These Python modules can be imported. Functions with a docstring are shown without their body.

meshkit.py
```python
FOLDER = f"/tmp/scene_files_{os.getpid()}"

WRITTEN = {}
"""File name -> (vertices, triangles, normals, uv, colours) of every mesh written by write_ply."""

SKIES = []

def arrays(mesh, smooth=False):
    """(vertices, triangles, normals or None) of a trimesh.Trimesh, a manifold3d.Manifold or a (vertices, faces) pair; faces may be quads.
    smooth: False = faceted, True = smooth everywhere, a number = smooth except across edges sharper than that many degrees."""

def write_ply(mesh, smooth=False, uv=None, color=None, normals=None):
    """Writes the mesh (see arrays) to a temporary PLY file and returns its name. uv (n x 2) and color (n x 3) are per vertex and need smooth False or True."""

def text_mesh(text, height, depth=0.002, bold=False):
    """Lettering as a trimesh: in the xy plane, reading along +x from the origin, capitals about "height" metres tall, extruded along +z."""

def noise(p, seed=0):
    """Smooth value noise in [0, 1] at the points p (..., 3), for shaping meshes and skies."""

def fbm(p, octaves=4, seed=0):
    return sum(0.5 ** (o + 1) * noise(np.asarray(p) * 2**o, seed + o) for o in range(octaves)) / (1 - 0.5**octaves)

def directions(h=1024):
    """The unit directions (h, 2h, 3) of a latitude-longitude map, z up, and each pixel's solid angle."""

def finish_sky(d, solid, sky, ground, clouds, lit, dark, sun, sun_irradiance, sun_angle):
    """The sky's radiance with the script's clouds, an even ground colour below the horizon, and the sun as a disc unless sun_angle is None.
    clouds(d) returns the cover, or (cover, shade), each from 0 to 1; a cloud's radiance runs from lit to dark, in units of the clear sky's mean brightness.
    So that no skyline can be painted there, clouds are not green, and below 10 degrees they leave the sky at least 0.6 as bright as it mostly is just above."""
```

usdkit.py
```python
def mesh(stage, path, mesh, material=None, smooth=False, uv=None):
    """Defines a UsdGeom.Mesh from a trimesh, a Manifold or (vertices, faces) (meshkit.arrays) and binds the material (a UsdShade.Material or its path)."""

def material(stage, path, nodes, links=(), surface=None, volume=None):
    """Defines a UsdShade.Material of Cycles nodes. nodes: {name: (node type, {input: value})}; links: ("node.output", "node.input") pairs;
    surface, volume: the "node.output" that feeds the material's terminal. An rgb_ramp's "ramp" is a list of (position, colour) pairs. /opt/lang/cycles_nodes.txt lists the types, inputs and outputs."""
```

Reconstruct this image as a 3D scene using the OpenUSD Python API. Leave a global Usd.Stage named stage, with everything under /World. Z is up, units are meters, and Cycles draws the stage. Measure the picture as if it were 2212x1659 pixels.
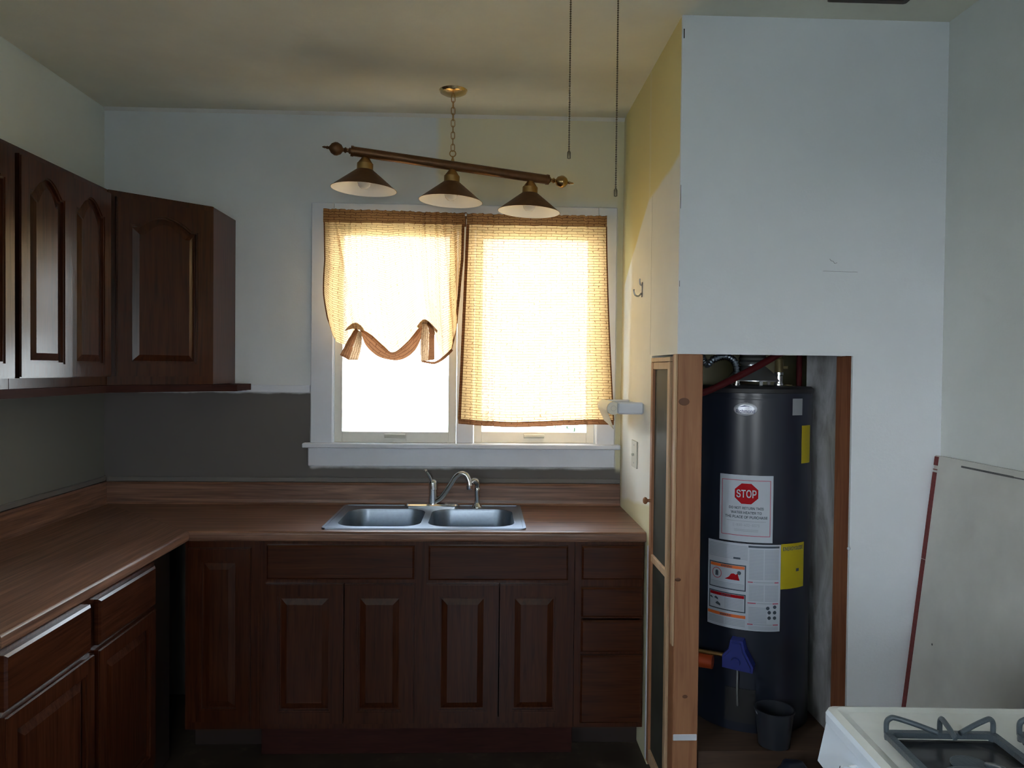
import math, random
import numpy as np, trimesh, usdkit, meshkit
from shapely.geometry import Polygon, box as sbox, Point
from pxr import Usd, UsdGeom, UsdLux, UsdShade, Gf, Sdf

stage = Usd.Stage.CreateInMemory()
UsdGeom.SetStageUpAxis(stage, "Z"); UsdGeom.SetStageMetersPerUnit(stage, 1.0)
UsdGeom.Xform.Define(stage, "/World"); UsdGeom.Scope.Define(stage, "/World/Looks")
rng = random.Random(7)

# ------------------------------------------------------------------ camera, sky, exposure
CAM = (1.793, -3.7273, 1.5661)
F_PX, YAW, PITCH, ROLL = 1676.98, 0.0353, -0.0187, 0.0105
EXPOSURE = 0.92
SKY_STRENGTH = 9.0

def camera():
    cy, sy, cp, sp = math.cos(YAW), math.sin(YAW), math.cos(PITCH), math.sin(PITCH)
    fwd = np.array([sy * cp, cy * cp, sp]); right = np.array([cy, -sy, 0.0]); up = np.cross(right, fwd)
    cr, sr = math.cos(ROLL), math.sin(ROLL)
    r, u = cr * right + sr * up, -sr * right + cr * up
    c = UsdGeom.Camera.Define(stage, "/World/camera")
    m = Gf.Matrix4d(*r, 0, *u, 0, *(-fwd), 0, *CAM, 1)
    UsdGeom.Xformable(c).AddTransformOp().Set(m)
    c.CreateHorizontalApertureAttr(36.0); c.CreateVerticalApertureAttr(27.0)
    c.CreateFocalLengthAttr(F_PX / 2212 * 36.0)
    c.CreateExposureAttr(EXPOSURE)
    c.CreateClippingRangeAttr(Gf.Vec2f(0.02, 200))
camera()

def sky():
    m = usdkit.material(stage, "/World/Looks/sky", {
        "tc": ("texture_coordinate", {}), "s": ("separate_xyz", {}),
        "g": ("map_range", {"from_min": -0.05, "from_max": 0.7, "to_min": 0.0, "to_max": 1.0, "clamp": True}),
        "r": ("rgb_ramp", {"ramp": [(0, (0.92, 0.97, 1.0)), (0.35, (0.78, 0.90, 1.0)), (1, (0.50, 0.68, 1.0))]}),
        "n": ("noise_texture", {"scale": 2.2, "detail": 4}),
        "c": ("map_range", {"from_min": 0.45, "from_max": 0.68, "to_min": 0, "to_max": 0.8, "clamp": True}),
        "mx": ("mix", {"color2": (1.0, 1.0, 1.0)}),
        "b": ("background_shader", {"strength": SKY_STRENGTH})},
        [("tc.generated", "s.vector"), ("s.z", "g.value"), ("g.result", "r.fac"), ("tc.generated", "n.vector"), ("n.fac", "c.value"),
         ("c.result", "mx.fac"), ("r.color", "mx.color1"), ("mx.color", "b.color")], surface="b.background")
    d = UsdLux.DomeLight.Define(stage, "/World/sky")
    d.CreateIntensityAttr(1.0)
    UsdShade.MaterialBindingAPI.Apply(d.GetPrim()).Bind(m)
sky()

# ------------------------------------------------------------------ materials
L = "/World/Looks/"
def plain(name, c, rough=0.6, metal=0.0, var=0.0, scale=6.0, bump=0.0, bscale=60.0, spec=0.5, coat=0.0, **kw):
    nodes = {"p": ("principled_bsdf", {"base_color": c, "roughness": rough, "metallic": metal, "specular_ior_level": spec, "coat_weight": coat, **kw})}
    links = []
    if var or bump:
        nodes["g"] = ("geometry", {})
    if var:
        nodes["n"] = ("noise_texture", {"scale": scale, "detail": 4})
        nodes["r"] = ("rgb_ramp", {"ramp": [(0.25, tuple(x * (1 - var) for x in c)), (0.75, tuple(min(1, x * (1 + var)) for x in c))]})
        links += [("g.position", "n.vector"), ("n.fac", "r.fac"), ("r.color", "p.base_color")]
    if bump:
        nodes["bn"] = ("noise_texture", {"scale": bscale, "detail": 3})
        nodes["b"] = ("bump", {"strength": bump, "distance": 0.004})
        links += [("g.position", "bn.vector"), ("bn.fac", "b.height"), ("b.normal", "p.normal")]
    return usdkit.material(stage, L + name, nodes, links, surface="p.BSDF")

def wood(name, dark, light, grain=(60, 60, 3), rough=0.35, spec=0.5, bump=0.15, streak=0.5, coat=0.0):
    """grain: noise scale along x, y, z; the small number is the grain's direction."""
    mid = tuple(d * (1 - streak) + l * streak for d, l in zip(dark, light))
    return usdkit.material(stage, L + name, {
        "g": ("geometry", {}), "m": ("mapping", {"scale": grain}), "n": ("noise_texture", {"scale": 1.0, "detail": 5, "roughness": 0.6, "distortion": 0.6}),
        "r": ("rgb_ramp", {"ramp": [(0.3, dark), (0.5, mid), (0.72, light)]}),
        "b": ("bump", {"strength": bump, "distance": 0.002}),
        "p": ("principled_bsdf", {"roughness": rough, "specular_ior_level": spec, "coat_weight": coat, "coat_roughness": 0.25})},
        [("g.position", "m.vector"), ("m.vector", "n.vector"), ("n.fac", "r.fac"), ("r.color", "p.base_color"), ("n.fac", "b.height"), ("b.normal", "p.normal")], surface="p.BSDF")

CAB_D, CAB_L = (0.020, 0.0048, 0.0019), (0.056, 0.0155, 0.0058)
M = {}
M["cab_v"] = wood("cabinet_wood_upright", CAB_D, CAB_L, (70, 70, 4), 0.23, spec=0.38, bump=0.05)
M["cab_h"] = wood("cabinet_wood_across", CAB_D, CAB_L, (4, 4, 80), 0.23, spec=0.38, bump=0.05)
M["cab_side"] = wood("cabinet_side_wood", (0.036, 0.010, 0.0045), (0.075, 0.023, 0.010), (60, 60, 4), 0.3)
M["cab_dark"] = plain("cabinet_inside", (0.02, 0.009, 0.006), 0.7)
M["shelf_dark"] = wood("dark_shelf_wood", (0.022, 0.005, 0.004), (0.045, 0.011, 0.008), (8, 8, 60), 0.75, spec=0.2)
M["top_x"] = wood("laminate_along_back", (0.072, 0.030, 0.018), (0.31, 0.160, 0.102), (2.2, 60, 60), 0.33, streak=0.42, bump=0.03)
M["top_y"] = wood("laminate_along_left", (0.072, 0.030, 0.018), (0.31, 0.160, 0.102), (60, 2.2, 60), 0.33, streak=0.42, bump=0.03)
M["pine"] = wood("pine", (0.24, 0.095, 0.042), (0.36, 0.165, 0.078), (45, 45, 3), 0.6)
M["pine_light"] = wood("pine_cut_edge", (0.42, 0.27, 0.15), (0.54, 0.37, 0.23), (45, 45, 3), 0.65)
M["jamb"] = wood("rusty_jamb_wood", (0.19, 0.060, 0.026), (0.33, 0.125, 0.056), (40, 40, 3), 0.75)
M["white_trim"] = plain("white_trim_paint", (0.65, 0.68, 0.75), 0.45, var=0.04, scale=9, bump=0.05, bscale=40)
M["sash_paint"] = plain("cream_sash_paint", (0.72, 0.71, 0.65), 0.45, var=0.06, scale=14, bump=0.08, bscale=50)
M["brass"] = plain("aged_brass", (0.42, 0.26, 0.10), 0.38, 1.0, var=0.15, scale=30)
M["brass_dark"] = plain("dark_bronze", (0.15, 0.072, 0.032), 0.42, 0.7, var=0.2, scale=40)
M["brass_ball"] = plain("shiny_brass", (0.40, 0.26, 0.11), 0.18, 1.0)
M["brass_dull"] = plain("dull_valve_brass", (0.14, 0.11, 0.05), 0.5, 0.6)
M["brass_bright"] = plain("polished_brass", (0.75, 0.55, 0.28), 0.16, 1.0)
M["shade_in"] = plain("white_enamel_inside", (0.78, 0.80, 0.84), 0.35)
M["chrome"] = plain("chrome", (0.72, 0.75, 0.78), 0.12, 1.0)
M["steel"] = plain("brushed_steel", (0.31, 0.37, 0.44), 0.36, 1.0, var=0.06, scale=80)
M["tank"] = plain("dark_grey_enamel", (0.012, 0.0155, 0.027), 0.30, 0.0, var=0.05)
M["tank_cap"] = plain("black_cap", (0.012, 0.012, 0.014), 0.5)
M["galv"] = plain("galvanised_sheet", (0.42, 0.44, 0.46), 0.28, 0.9)
M["black"] = plain("black_plastic", (0.015, 0.015, 0.018), 0.5)
M["blue"] = plain("blue_plastic", (0.010, 0.022, 0.20), 0.4)
M["orange"] = plain("orange_plastic", (0.42, 0.055, 0.012), 0.45)
M["red_pipe"] = plain("red_tubing", (0.060, 0.004, 0.006), 0.6, spec=0.2)
M["label_white"] = plain("label_paper", (0.50, 0.54, 0.62), 0.6)
M["label_ink"] = plain("label_ink", (0.05, 0.07, 0.10), 0.6)
M["label_grey"] = plain("label_small_print", (0.36, 0.40, 0.47), 0.6)
M["label_red"] = plain("label_red", (0.40, 0.003, 0.010), 0.6, spec=0.15)
M["label_pink"] = plain("label_faded_red", (0.50, 0.10, 0.16), 0.5)
M["label_orange"] = plain("label_orange", (0.80, 0.16, 0.03), 0.5)
M["label_yellow"] = plain("label_yellow", (0.45, 0.36, 0.006), 0.6)
M["emblem"] = plain("silver_emblem", (0.55, 0.57, 0.64), 0.32, 0.5)
M["emblem_blue"] = plain("emblem_print", (0.05, 0.06, 0.14), 0.4)
M["white_plastic"] = plain("white_plastic", (0.62, 0.67, 0.76), 0.4)
M["ivory"] = plain("ivory_plastic", (0.58, 0.57, 0.48), 0.4)
M["paper"] = plain("paper_towel", (0.80, 0.77, 0.66), 0.9)
M["stove"] = plain("white_enamel", (0.70, 0.77, 0.86), 0.18, coat=0.4)
M["stove_top"] = plain("cream_enamel", (0.62, 0.63, 0.60), 0.25, var=0.06, scale=18, coat=0.3)
M["grate"] = plain("grey_cast_iron", (0.055, 0.070, 0.082), 0.45, 0.2, bump=0.2, bscale=200)
M["pan"] = plain("black_burner_pan", (0.010, 0.010, 0.012), 0.22, var=0.4, scale=30)
M["alu"] = plain("burner_aluminium", (0.42, 0.45, 0.44), 0.4, 0.9)
M["bag"] = plain("navy_plastic", (0.010, 0.014, 0.030), 0.4)
M["bucket"] = plain("dark_bucket_plastic", (0.022, 0.026, 0.036), 0.4)
M["board_red"] = plain("dark_red_edge", (0.13, 0.012, 0.012), 0.6, var=0.3, scale=60)
M["board"] = plain("grey_wall_board", (0.58, 0.57, 0.53), 0.7, var=0.10, scale=7, bump=0.15, bscale=30)
M["scratch"] = plain("dark_crack", (0.10, 0.10, 0.10), 0.9)
M["red_trim"] = plain("dark_red_board", (0.10, 0.022, 0.012), 0.5)
M["leaf"] = plain("dark_leaf", (0.03, 0.06, 0.02), 0.5)
M["concrete"] = plain("dry_lawn", (0.34, 0.35, 0.28), 0.9, var=0.1, scale=1.5)
M["register"] = plain("brown_register_paint", (0.05, 0.03, 0.015), 0.5)
M["fan"] = wood("fan_blade_wood", (0.10, 0.05, 0.025), (0.2, 0.1, 0.05), (10, 10, 10), 0.4)
M["bead"] = plain("bead_chain_metal", (0.09, 0.07, 0.04), 0.4, 0.8)

def floor_mat():
    return usdkit.material(stage, L + "floor_vinyl", {
        "g": ("geometry", {}), "n": ("noise_texture", {"scale": 9, "detail": 6, "roughness": 0.7}), "v": ("voronoi_texture", {"scale": 14}),
        "mx": ("mix", {"mix_type": "multiply", "fac": 0.6}),
        "r": ("rgb_ramp", {"ramp": [(0.2, (0.012, 0.008, 0.006)), (0.55, (0.035, 0.024, 0.016)), (0.75, (0.12, 0.09, 0.06))]}),
        "p": ("principled_bsdf", {"roughness": 0.4})},
        [("g.position", "n.vector"), ("g.position", "v.vector"), ("n.color", "mx.color1"), ("v.color", "mx.color2"), ("n.fac", "r.fac"), ("r.color", "p.base_color")], surface="p.BSDF")
M["floor"] = floor_mat()

def paint(name, base, zones=(), rough=0.75, var=0.05, marks=0.0):
    """A painted wall. zones: (colour, [(axis, edge, soft, above?), ...]) patches of another paint, bounded by planes with wobbly edges."""
    nodes = {"g": ("geometry", {}), "s": ("separate_xyz", {}), "w": ("noise_texture", {"scale": 7, "detail": 4}), "n": ("noise_texture", {"scale": 2.3, "detail": 5, "roughness": 0.6}),
             "wc": ("math", {"math_type": "multiply_add", "value2": 0.03, "value3": -0.015}),
             "r": ("rgb_ramp", {"ramp": [(0.3, tuple(c * (1 - var) for c in base)), (0.7, tuple(c * (1 + var) for c in base))]}),
             "bn": ("noise_texture", {"scale": 120, "detail": 2}), "b": ("bump", {"strength": 0.12, "distance": 0.003}), "p": ("principled_bsdf", {"roughness": rough, "specular_ior_level": 0.3})}
    links = [("g.position", "s.vector"), ("g.position", "w.vector"), ("g.position", "n.vector"), ("w.fac", "wc.value1"), ("n.fac", "r.fac"), ("g.position", "bn.vector"), ("bn.fac", "b.height"), ("b.normal", "p.normal")]
    last = "r.color"
    for i, (col, bounds) in enumerate(zones):
        fac = None
        for j, (ax, edge, soft, above) in enumerate(bounds):
            k = f"z{i}_{j}"
            wob = ax != "u"
            if isinstance(ax, str):
                src = f"s.{ax}"
            else:  # a slanted edge: (cx, cy, cz) . position
                nodes[k + "d"] = ("vector_math", {"math_type": "dot_product", "vector2": ax}); links.append(("g.position", k + "d.vector1")); src = k + "d.value"
            nodes[k + "a"] = ("math", {"math_type": "add"}); links += [(src, k + "a.value1"), ("wc.value", k + "a.value2")]
            nodes[k] = ("map_range", {"range_type": "smoothstep", "from_min": edge - soft, "from_max": edge + soft, "to_min": 0.0 if above else 1.0, "to_max": 1.0 if above else 0.0, "clamp": True})
            links.append((k + "a.value", k + ".value"))
            if fac is None: fac = k + ".result"
            else:
                nodes[k + "m"] = ("math", {"math_type": "multiply"}); links += [(fac, k + "m.value1"), (k + ".result", k + "m.value2")]; fac = k + "m.value"
        nodes[f"x{i}"] = ("mix", {"color2": col}); links += [(fac, f"x{i}.fac"), (last, f"x{i}.color1")]; last = f"x{i}.color"
    links.append((last, "p.base_color"))
    return usdkit.material(stage, L + name, nodes, links, surface="p.BSDF")

H, W, YC, XR = 2.7733, 2.4517, -1.0953, 3.3746        # ceiling, side wall of the closet, its front, right wall
YB = -5.7                                              # rear wall
CREAM, GREYP, YEL = (0.68, 0.71, 0.73), (0.135, 0.124, 0.116), (0.74, 0.66, 0.32)
M["wall_back"] = paint("wall_back_paint", CREAM, [
    (GREYP, [("z", 1.442, 0.006, False), ("x", 0.97, 0.01, False)]), (GREYP, [("z", 1.09, 0.01, False)]),
    ((0.72, 0.67, 0.50), [("x", 1.56, 0.02, True), ("z", 2.36, 0.05, True)]), ((0.70, 0.66, 0.46), [("x", 2.425, 0.008, True), ("z", 1.08, 0.02, True)])])
M["wall_left"] = paint("wall_left_paint", (0.68, 0.73, 0.69), [((0.17, 0.175, 0.155), [("z", 1.442, 0.006, False)])])
M["wall_closet_side"] = paint("closet_side_paint", (0.78, 0.78, 0.72), [
    (YEL, [((0, 0.531, 1.0), 1.945, 0.012, True), ("y", -0.60, 0.03, True)]), (YEL, [((0, 0.09, 1.0), 2.205, 0.012, True), ("y", -0.60, 0.03, False)]), ((0.66, 0.63, 0.42), [((0, 0.12, 1.0), 0.952, 0.012, False)]), ((0.64, 0.60, 0.42), [("y", -0.05, 0.03, True)])])
M["wall_closet"] = paint("closet_front_paint", (0.74, 0.76, 0.80), var=0.03)
M["wall_right"] = paint("wall_right_paint", (0.70, 0.72, 0.70))
M["wall_plain"] = M["wall_rear"] = paint("wall_rear_paint", (0.70, 0.70, 0.68))
M["ceiling"] = paint("ceiling_paint", (0.74, 0.73, 0.62), var=0.08)
M["plaster"] = wood("old_plaster", (0.20, 0.19, 0.18), (0.62, 0.64, 0.68), (7, 7, 3.2), 0.85, bump=0.4)

def curtain_mat(name, layers, t=None, warm=None):
    """Woven sheer: brown dashes printed in running bond; more layers of cloth let less light through."""
    given = warm
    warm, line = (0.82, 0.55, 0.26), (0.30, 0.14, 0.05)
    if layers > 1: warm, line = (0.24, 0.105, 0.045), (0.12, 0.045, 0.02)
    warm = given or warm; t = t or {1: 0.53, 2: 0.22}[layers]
    return usdkit.material(stage, L + name, {
        "uv": ("uvmap", {"attribute": "st"}),
        "br": ("brick_texture", {"color1": warm, "color2": tuple(c * 0.88 for c in warm), "mortar": line, "scale": 1.0, "brick_width": 0.052, "row_height": 0.0128, "mortar_size": 0.0014, "mortar_smooth": 0.3, "offset": 0.5, "bias": 0.0}),
        "wn": ("noise_texture", {"scale": 55.0, "detail": 2}), "wv": ("vector_math", {"math_type": "multiply_add", "vector2": (0.022, 0.0042, 0.0), "vector3": (-0.011, -0.0021, 0.0)}), "wa": ("vector_math", {"math_type": "add"}),
        "d": ("diffuse_bsdf", {}), "t": ("translucent_bsdf", {}), "m": ("mix_closure", {"fac": t}),
        "tr": ("transparent_bsdf", {"color": (1, 0.95, 0.85)}), "m2": ("mix_closure", {"fac": 0.03 if layers == 1 else 0.0})},
        [("uv.UV", "wn.vector"), ("wn.color", "wv.vector1"), ("wv.vector", "wa.vector1"), ("uv.UV", "wa.vector2"), ("wa.vector", "br.vector"), ("br.color", "d.color"), ("br.color", "t.color"), ("d.BSDF", "m.closure1"), ("t.BSDF", "m.closure2"), ("m.closure", "m2.closure1"), ("tr.BSDF", "m2.closure2")], surface="m2.closure")
M["curtain"] = curtain_mat("curtain_cloth", 1)
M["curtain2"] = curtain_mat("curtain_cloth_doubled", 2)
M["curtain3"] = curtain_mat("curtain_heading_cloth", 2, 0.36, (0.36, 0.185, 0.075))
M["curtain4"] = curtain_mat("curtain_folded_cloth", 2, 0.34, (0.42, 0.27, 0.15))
M["pane"] = usdkit.material(stage, L + "window_pane", {"f": ("fresnel", {"IOR": 1.45}), "t": ("transparent_bsdf", {"color": (0.97, 0.98, 0.98)}), "g": ("glossy_bsdf", {"roughness": 0.0, "color": (1, 1, 1)}), "m": ("mix_closure", {})},
                            [("f.fac", "m.fac"), ("t.BSDF", "m.closure1"), ("g.BSDF", "m.closure2")], surface="m.closure")
M["bulb"] = plain("bulb_glass", (0.85, 0.85, 0.85), 0.08, transmission_weight=0.6, ior=1.3)
M["screen"] = plain("dark_screen_panel", (0.050, 0.052, 0.043), 0.6, spec=0.12, var=0.35, scale=3)
M["print"] = usdkit.material(stage, L + "small_print_lines", {
    "uv": ("geometry", {}), "s": ("separate_xyz", {}), "m": ("math", {"math_type": "multiply", "value2": 190.0}), "f": ("math", {"math_type": "fraction"}), "c": ("math", {"math_type": "greater_than", "value2": 0.55}),
    "mx": ("mix", {"color1": (0.50, 0.54, 0.62), "color2": (0.33, 0.37, 0.45)}), "p": ("principled_bsdf", {"roughness": 0.6})},
    [("uv.position", "s.vector"), ("s.z", "m.value1"), ("m.value", "f.value1"), ("f.value", "c.value1"), ("c.value", "mx.fac"), ("mx.color", "p.base_color")], surface="p.BSDF")

# ------------------------------------------------------------------ prims
taken = {}
def numbered(parent, name):
    k = (parent, name); n = taken.get(k, 0); taken[k] = n + 1
    return f"{parent}/{name}" + (f"_{n:03d}" if n else "")
def tag(p, label=None, category=None, group=None, kind=None):
    for k, v in (("label", label), ("category", category), ("group", group), ("kind", kind)):
        if v: p.SetCustomDataByKey(k, v)
    return p
def path_of(parent):
    return "/World" if parent is None else str(parent.GetPath())
def thing(name, label=None, category=None, loc=(0, 0, 0), rotz=0.0, group=None, kind=None, parent=None):
    x = UsdGeom.Xform.Define(stage, numbered(path_of(parent), name))
    x.AddTranslateOp().Set(Gf.Vec3d(*loc))
    if rotz: x.AddRotateZOp().Set(rotz)
    return tag(x.GetPrim(), label, category, group, kind)
def obj(name, mesh, mat, parent=None, smooth=False, uv=None, **kw):
    if isinstance(mesh, list): mesh = trimesh.util.concatenate(mesh)
    m = usdkit.mesh(stage, numbered(path_of(parent), name), mesh, M[mat] if isinstance(mat, str) else mat, smooth=smooth, uv=uv)
    return tag(m.GetPrim(), **kw)
def copy(src, loc, rotz=0.0, **kw):
    name = src.GetName().rstrip("0123456789").rstrip("_") if src.GetName()[-3:].isdigit() else src.GetName()
    x = UsdGeom.Xform.Define(stage, numbered("/World", name)); p = x.GetPrim()
    p.GetReferences().AddInternalReference(src.GetPath()); x.ClearXformOpOrder()
    x.AddTranslateOp(opSuffix="at").Set(Gf.Vec3d(*loc))
    if rotz: x.AddRotateZOp(opSuffix="at").Set(rotz)
    p.SetInstanceable(True)
    return tag(p, **kw)

# ------------------------------------------------------------------ shapes
def bx(lo, hi, c=0.0):
    lo, hi = np.minimum(lo, hi), np.maximum(lo, hi)
    if c <= 0:
        m = trimesh.creation.box(hi - lo); m.apply_translation((lo + hi) / 2); return m
    c = min(c, (hi - lo).min() * 0.45); pts = []
    for i in np.ndindex(2, 2, 2):
        p = np.where(i, hi, lo); s = np.where(i, -1, 1)
        for a in range(3):
            q = p + s * c; q[a] = p[a]; pts.append(q)
    return trimesh.convex.convex_hull(np.array(pts))
def frame_map(mesh, o, u, v, n):
    m = np.eye(4); m[:3, 0], m[:3, 1], m[:3, 2], m[:3, 3] = u, v, n, o
    mesh = mesh.copy(); mesh.apply_transform(m); return mesh
def prism(poly, d, z0=0.0):
    m = trimesh.creation.extrude_polygon(poly, d, engine="earcut"); m.apply_translation((0, 0, z0)); return m
def tube(pts, r, sides=10, caps=True, closed=False):
    p = np.asarray(pts, float); n = len(p)
    t = (np.roll(p, -1, 0) - np.roll(p, 1, 0)) if closed else np.gradient(p, axis=0)
    t /= np.linalg.norm(t, axis=1, keepdims=True) + 1e-12
    ref = np.array([0, 0, 1.0]) if abs(t[0, 2]) < 0.9 else np.array([1.0, 0, 0])
    a = np.cross(t[0], ref); a /= np.linalg.norm(a); rr = np.broadcast_to(np.asarray(r, float), (n,)); v = []
    ang = np.arange(sides) * 2 * np.pi / sides
    for i in range(n):
        a = a - t[i] * (a @ t[i]); a /= np.linalg.norm(a) + 1e-12; b = np.cross(t[i], a)
        v.append(p[i] + rr[i] * (np.cos(ang)[:, None] * a + np.sin(ang)[:, None] * b))
    v = np.vstack(v); f = []
    for i in range(n if closed else n - 1):
        j = (i + 1) % n
        for k in range(sides):
            q = (k + 1) % sides
            f += [[i * sides + k, i * sides + q, j * sides + q], [i * sides + k, j * sides + q, j * sides + k]]
    if caps and not closed:
        v = np.vstack([v, p[0], p[-1]]); c0, c1 = len(v) - 2, len(v) - 1
        for k in range(sides):
            q = (k + 1) % sides
            f += [[c0, q, k], [c1, (n - 1) * sides + k, (n - 1) * sides + q]]
    return trimesh.Trimesh(v, f, process=False)
def lathe(profile, sides=32):
    """profile: (radius, z) from bottom to top."""
    return trimesh.creation.revolve(np.asarray(profile, float), sections=sides)
def moved(m, t=(0, 0, 0), rot=None):
    m = m.copy()
    if rot is not None: m.apply_transform(trimesh.transformations.rotation_matrix(math.radians(rot[0]), rot[1]))
    m.apply_translation(t); return m
def arc(c, r, a0, a1, n, ax=(0, 2)):
    out = []
    for a in np.linspace(math.radians(a0), math.radians(a1), n):
        p = list(c); p[ax[0]] += r * math.cos(a); p[ax[1]] += r * math.sin(a); out.append(p)
    return out
def smooth_path(pts, n=8):
    p = np.asarray(pts, float); out = []
    for i in range(len(p) - 1):
        p0, p1, p2, p3 = p[max(i - 1, 0)], p[i], p[i + 1], p[min(i + 2, len(p) - 1)]
        for s in np.linspace(0, 1, n, endpoint=False):
            out.append(0.5 * (2 * p1 + (p2 - p0) * s + (2 * p0 - 5 * p1 + 4 * p2 - p3) * s * s + (3 * p1 - p0 - 3 * p2 + p3) * s ** 3))
    out.append(p[-1]); return np.array(out)
X, Y, Z = np.eye(3)

# ------------------------------------------------------------------ the room
def structure(name, mesh, mat, **kw): return obj(name, mesh, mat, kind="structure", **kw)
T = 0.12
structure("floor", bx((-T, YB - T, -0.1), (XR + T, T, 0)), "floor")
structure("ceiling", bx((-T, YB - T, H), (XR + T, T, H + 0.1)), "ceiling")
WX0, WX1, WZ0, WZ1 = 1.074, 2.332, 1.2095, 2.245        # window opening
structure("wall_back", [bx((-T, 0, 0), (WX0, T, H)), bx((WX1, 0, 0), (XR + T, T, H)), bx((WX0, 0, 0), (WX1, T, 1.185)), bx((WX0, 0, WZ1), (WX1, T, H))], "wall_back")
LY0, LY1, LZ0, LZ1 = -4.9, -3.95, 0.95, 2.05            # side window behind the camera's left shoulder
structure("wall_left", [bx((-T, LY1, 0), (0, 0, H)), bx((-T, YB, 0), (0, LY0, H)), bx((-T, LY0, 0), (0, LY1, LZ0)), bx((-T, LY0, LZ1), (0, LY1, H))], "wall_left")
structure("wall_right", bx((XR, YB, 0), (XR + T, 0, H)), "wall_right")
RX0, RX1, RZ0, RZ1 = 1.42, 2.28, 1.05, 2.02
structure("wall_rear", [bx((-T, YB - T, 0), (RX0, YB, H)), bx((RX1, YB - T, 0), (XR + T, YB, H)), bx((RX0, YB - T, 0), (RX1, YB, RZ0)), bx((RX0, YB - T, RZ1), (RX1, YB, H))], "wall_rear")
# the closet: side wall with a narrow door opening, front with the torn opening
DY0, DY1, ZH = -1.0, -0.685, 1.625
cs = structure("wall_closet_side", bx((W, DY1, 0), (W + 0.1, 0, H)), "wall_closet_side")
obj("drywall_seam", bx((W - .0005, -.652, 1.63), (W, -.6505, 2.26)), plain("seam_shadow", (0.42, 0.42, 0.38), .9), cs)
structure("wall_closet_side", bx((W, YC + 0.012, ZH), (W + 0.1, DY1, H)), "wall_closet_side")
OX1 = 3.06
front = structure("wall_closet_front", [bx((W, YC, ZH), (XR, YC + 0.012, H)), bx((OX1, YC, 0), (XR, YC + 0.012, ZH))], "wall_closet")
M["mark"] = plain("pencil_mark", (0.30, 0.30, 0.33), 0.9); M["gap"] = plain("torn_gap", (0.06, 0.05, 0.045), 0.9)
fy = YC - .0006
obj("scuff_mark", [tube([(2.972, fy, 1.957), (2.978, fy, 1.950), (2.984, fy, 1.949), (2.990, fy, 1.941), (2.998, fy, 1.944)], .0009, 5), tube([(2.95, fy, 1.915), (3.07, fy, 1.913)], .0006, 5)], "mark", front)
obj("tape_gap", [bx((W + .004, fy, 2.695), (W + .0075, YC, 2.727)), bx((W + .0015, fy, 2.12), (W + .0028, YC, 2.20)), bx((W + .0015, fy, 1.855), (W + .003, YC, 1.875))], "gap", front)
obj("plaster_chip", moved(trimesh.creation.icosphere(2, .006), (OX1 - .002, YC, .959)), "white_trim", front)
structure("trim_1", bx((W - 0.006, DY1 - 0.004, 0.02), (W + 0.012, DY1 + 0.016, 0.873), 0.003), "white_trim")
structure("trim_2", [bx((0.61, -0.016, 1.445), (0.966, 0, 1.481), 0.003)], "white_trim")
structure("trim_3", [bx((0.02, -0.012, 1.02), (W, 0, 1.043), 0.003), bx((0, -2.2, 1.02), (0.012, 0, 1.043), 0.003)], plain("grey_band_paint", (0.15, 0.14, 0.13), 0.7))
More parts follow.
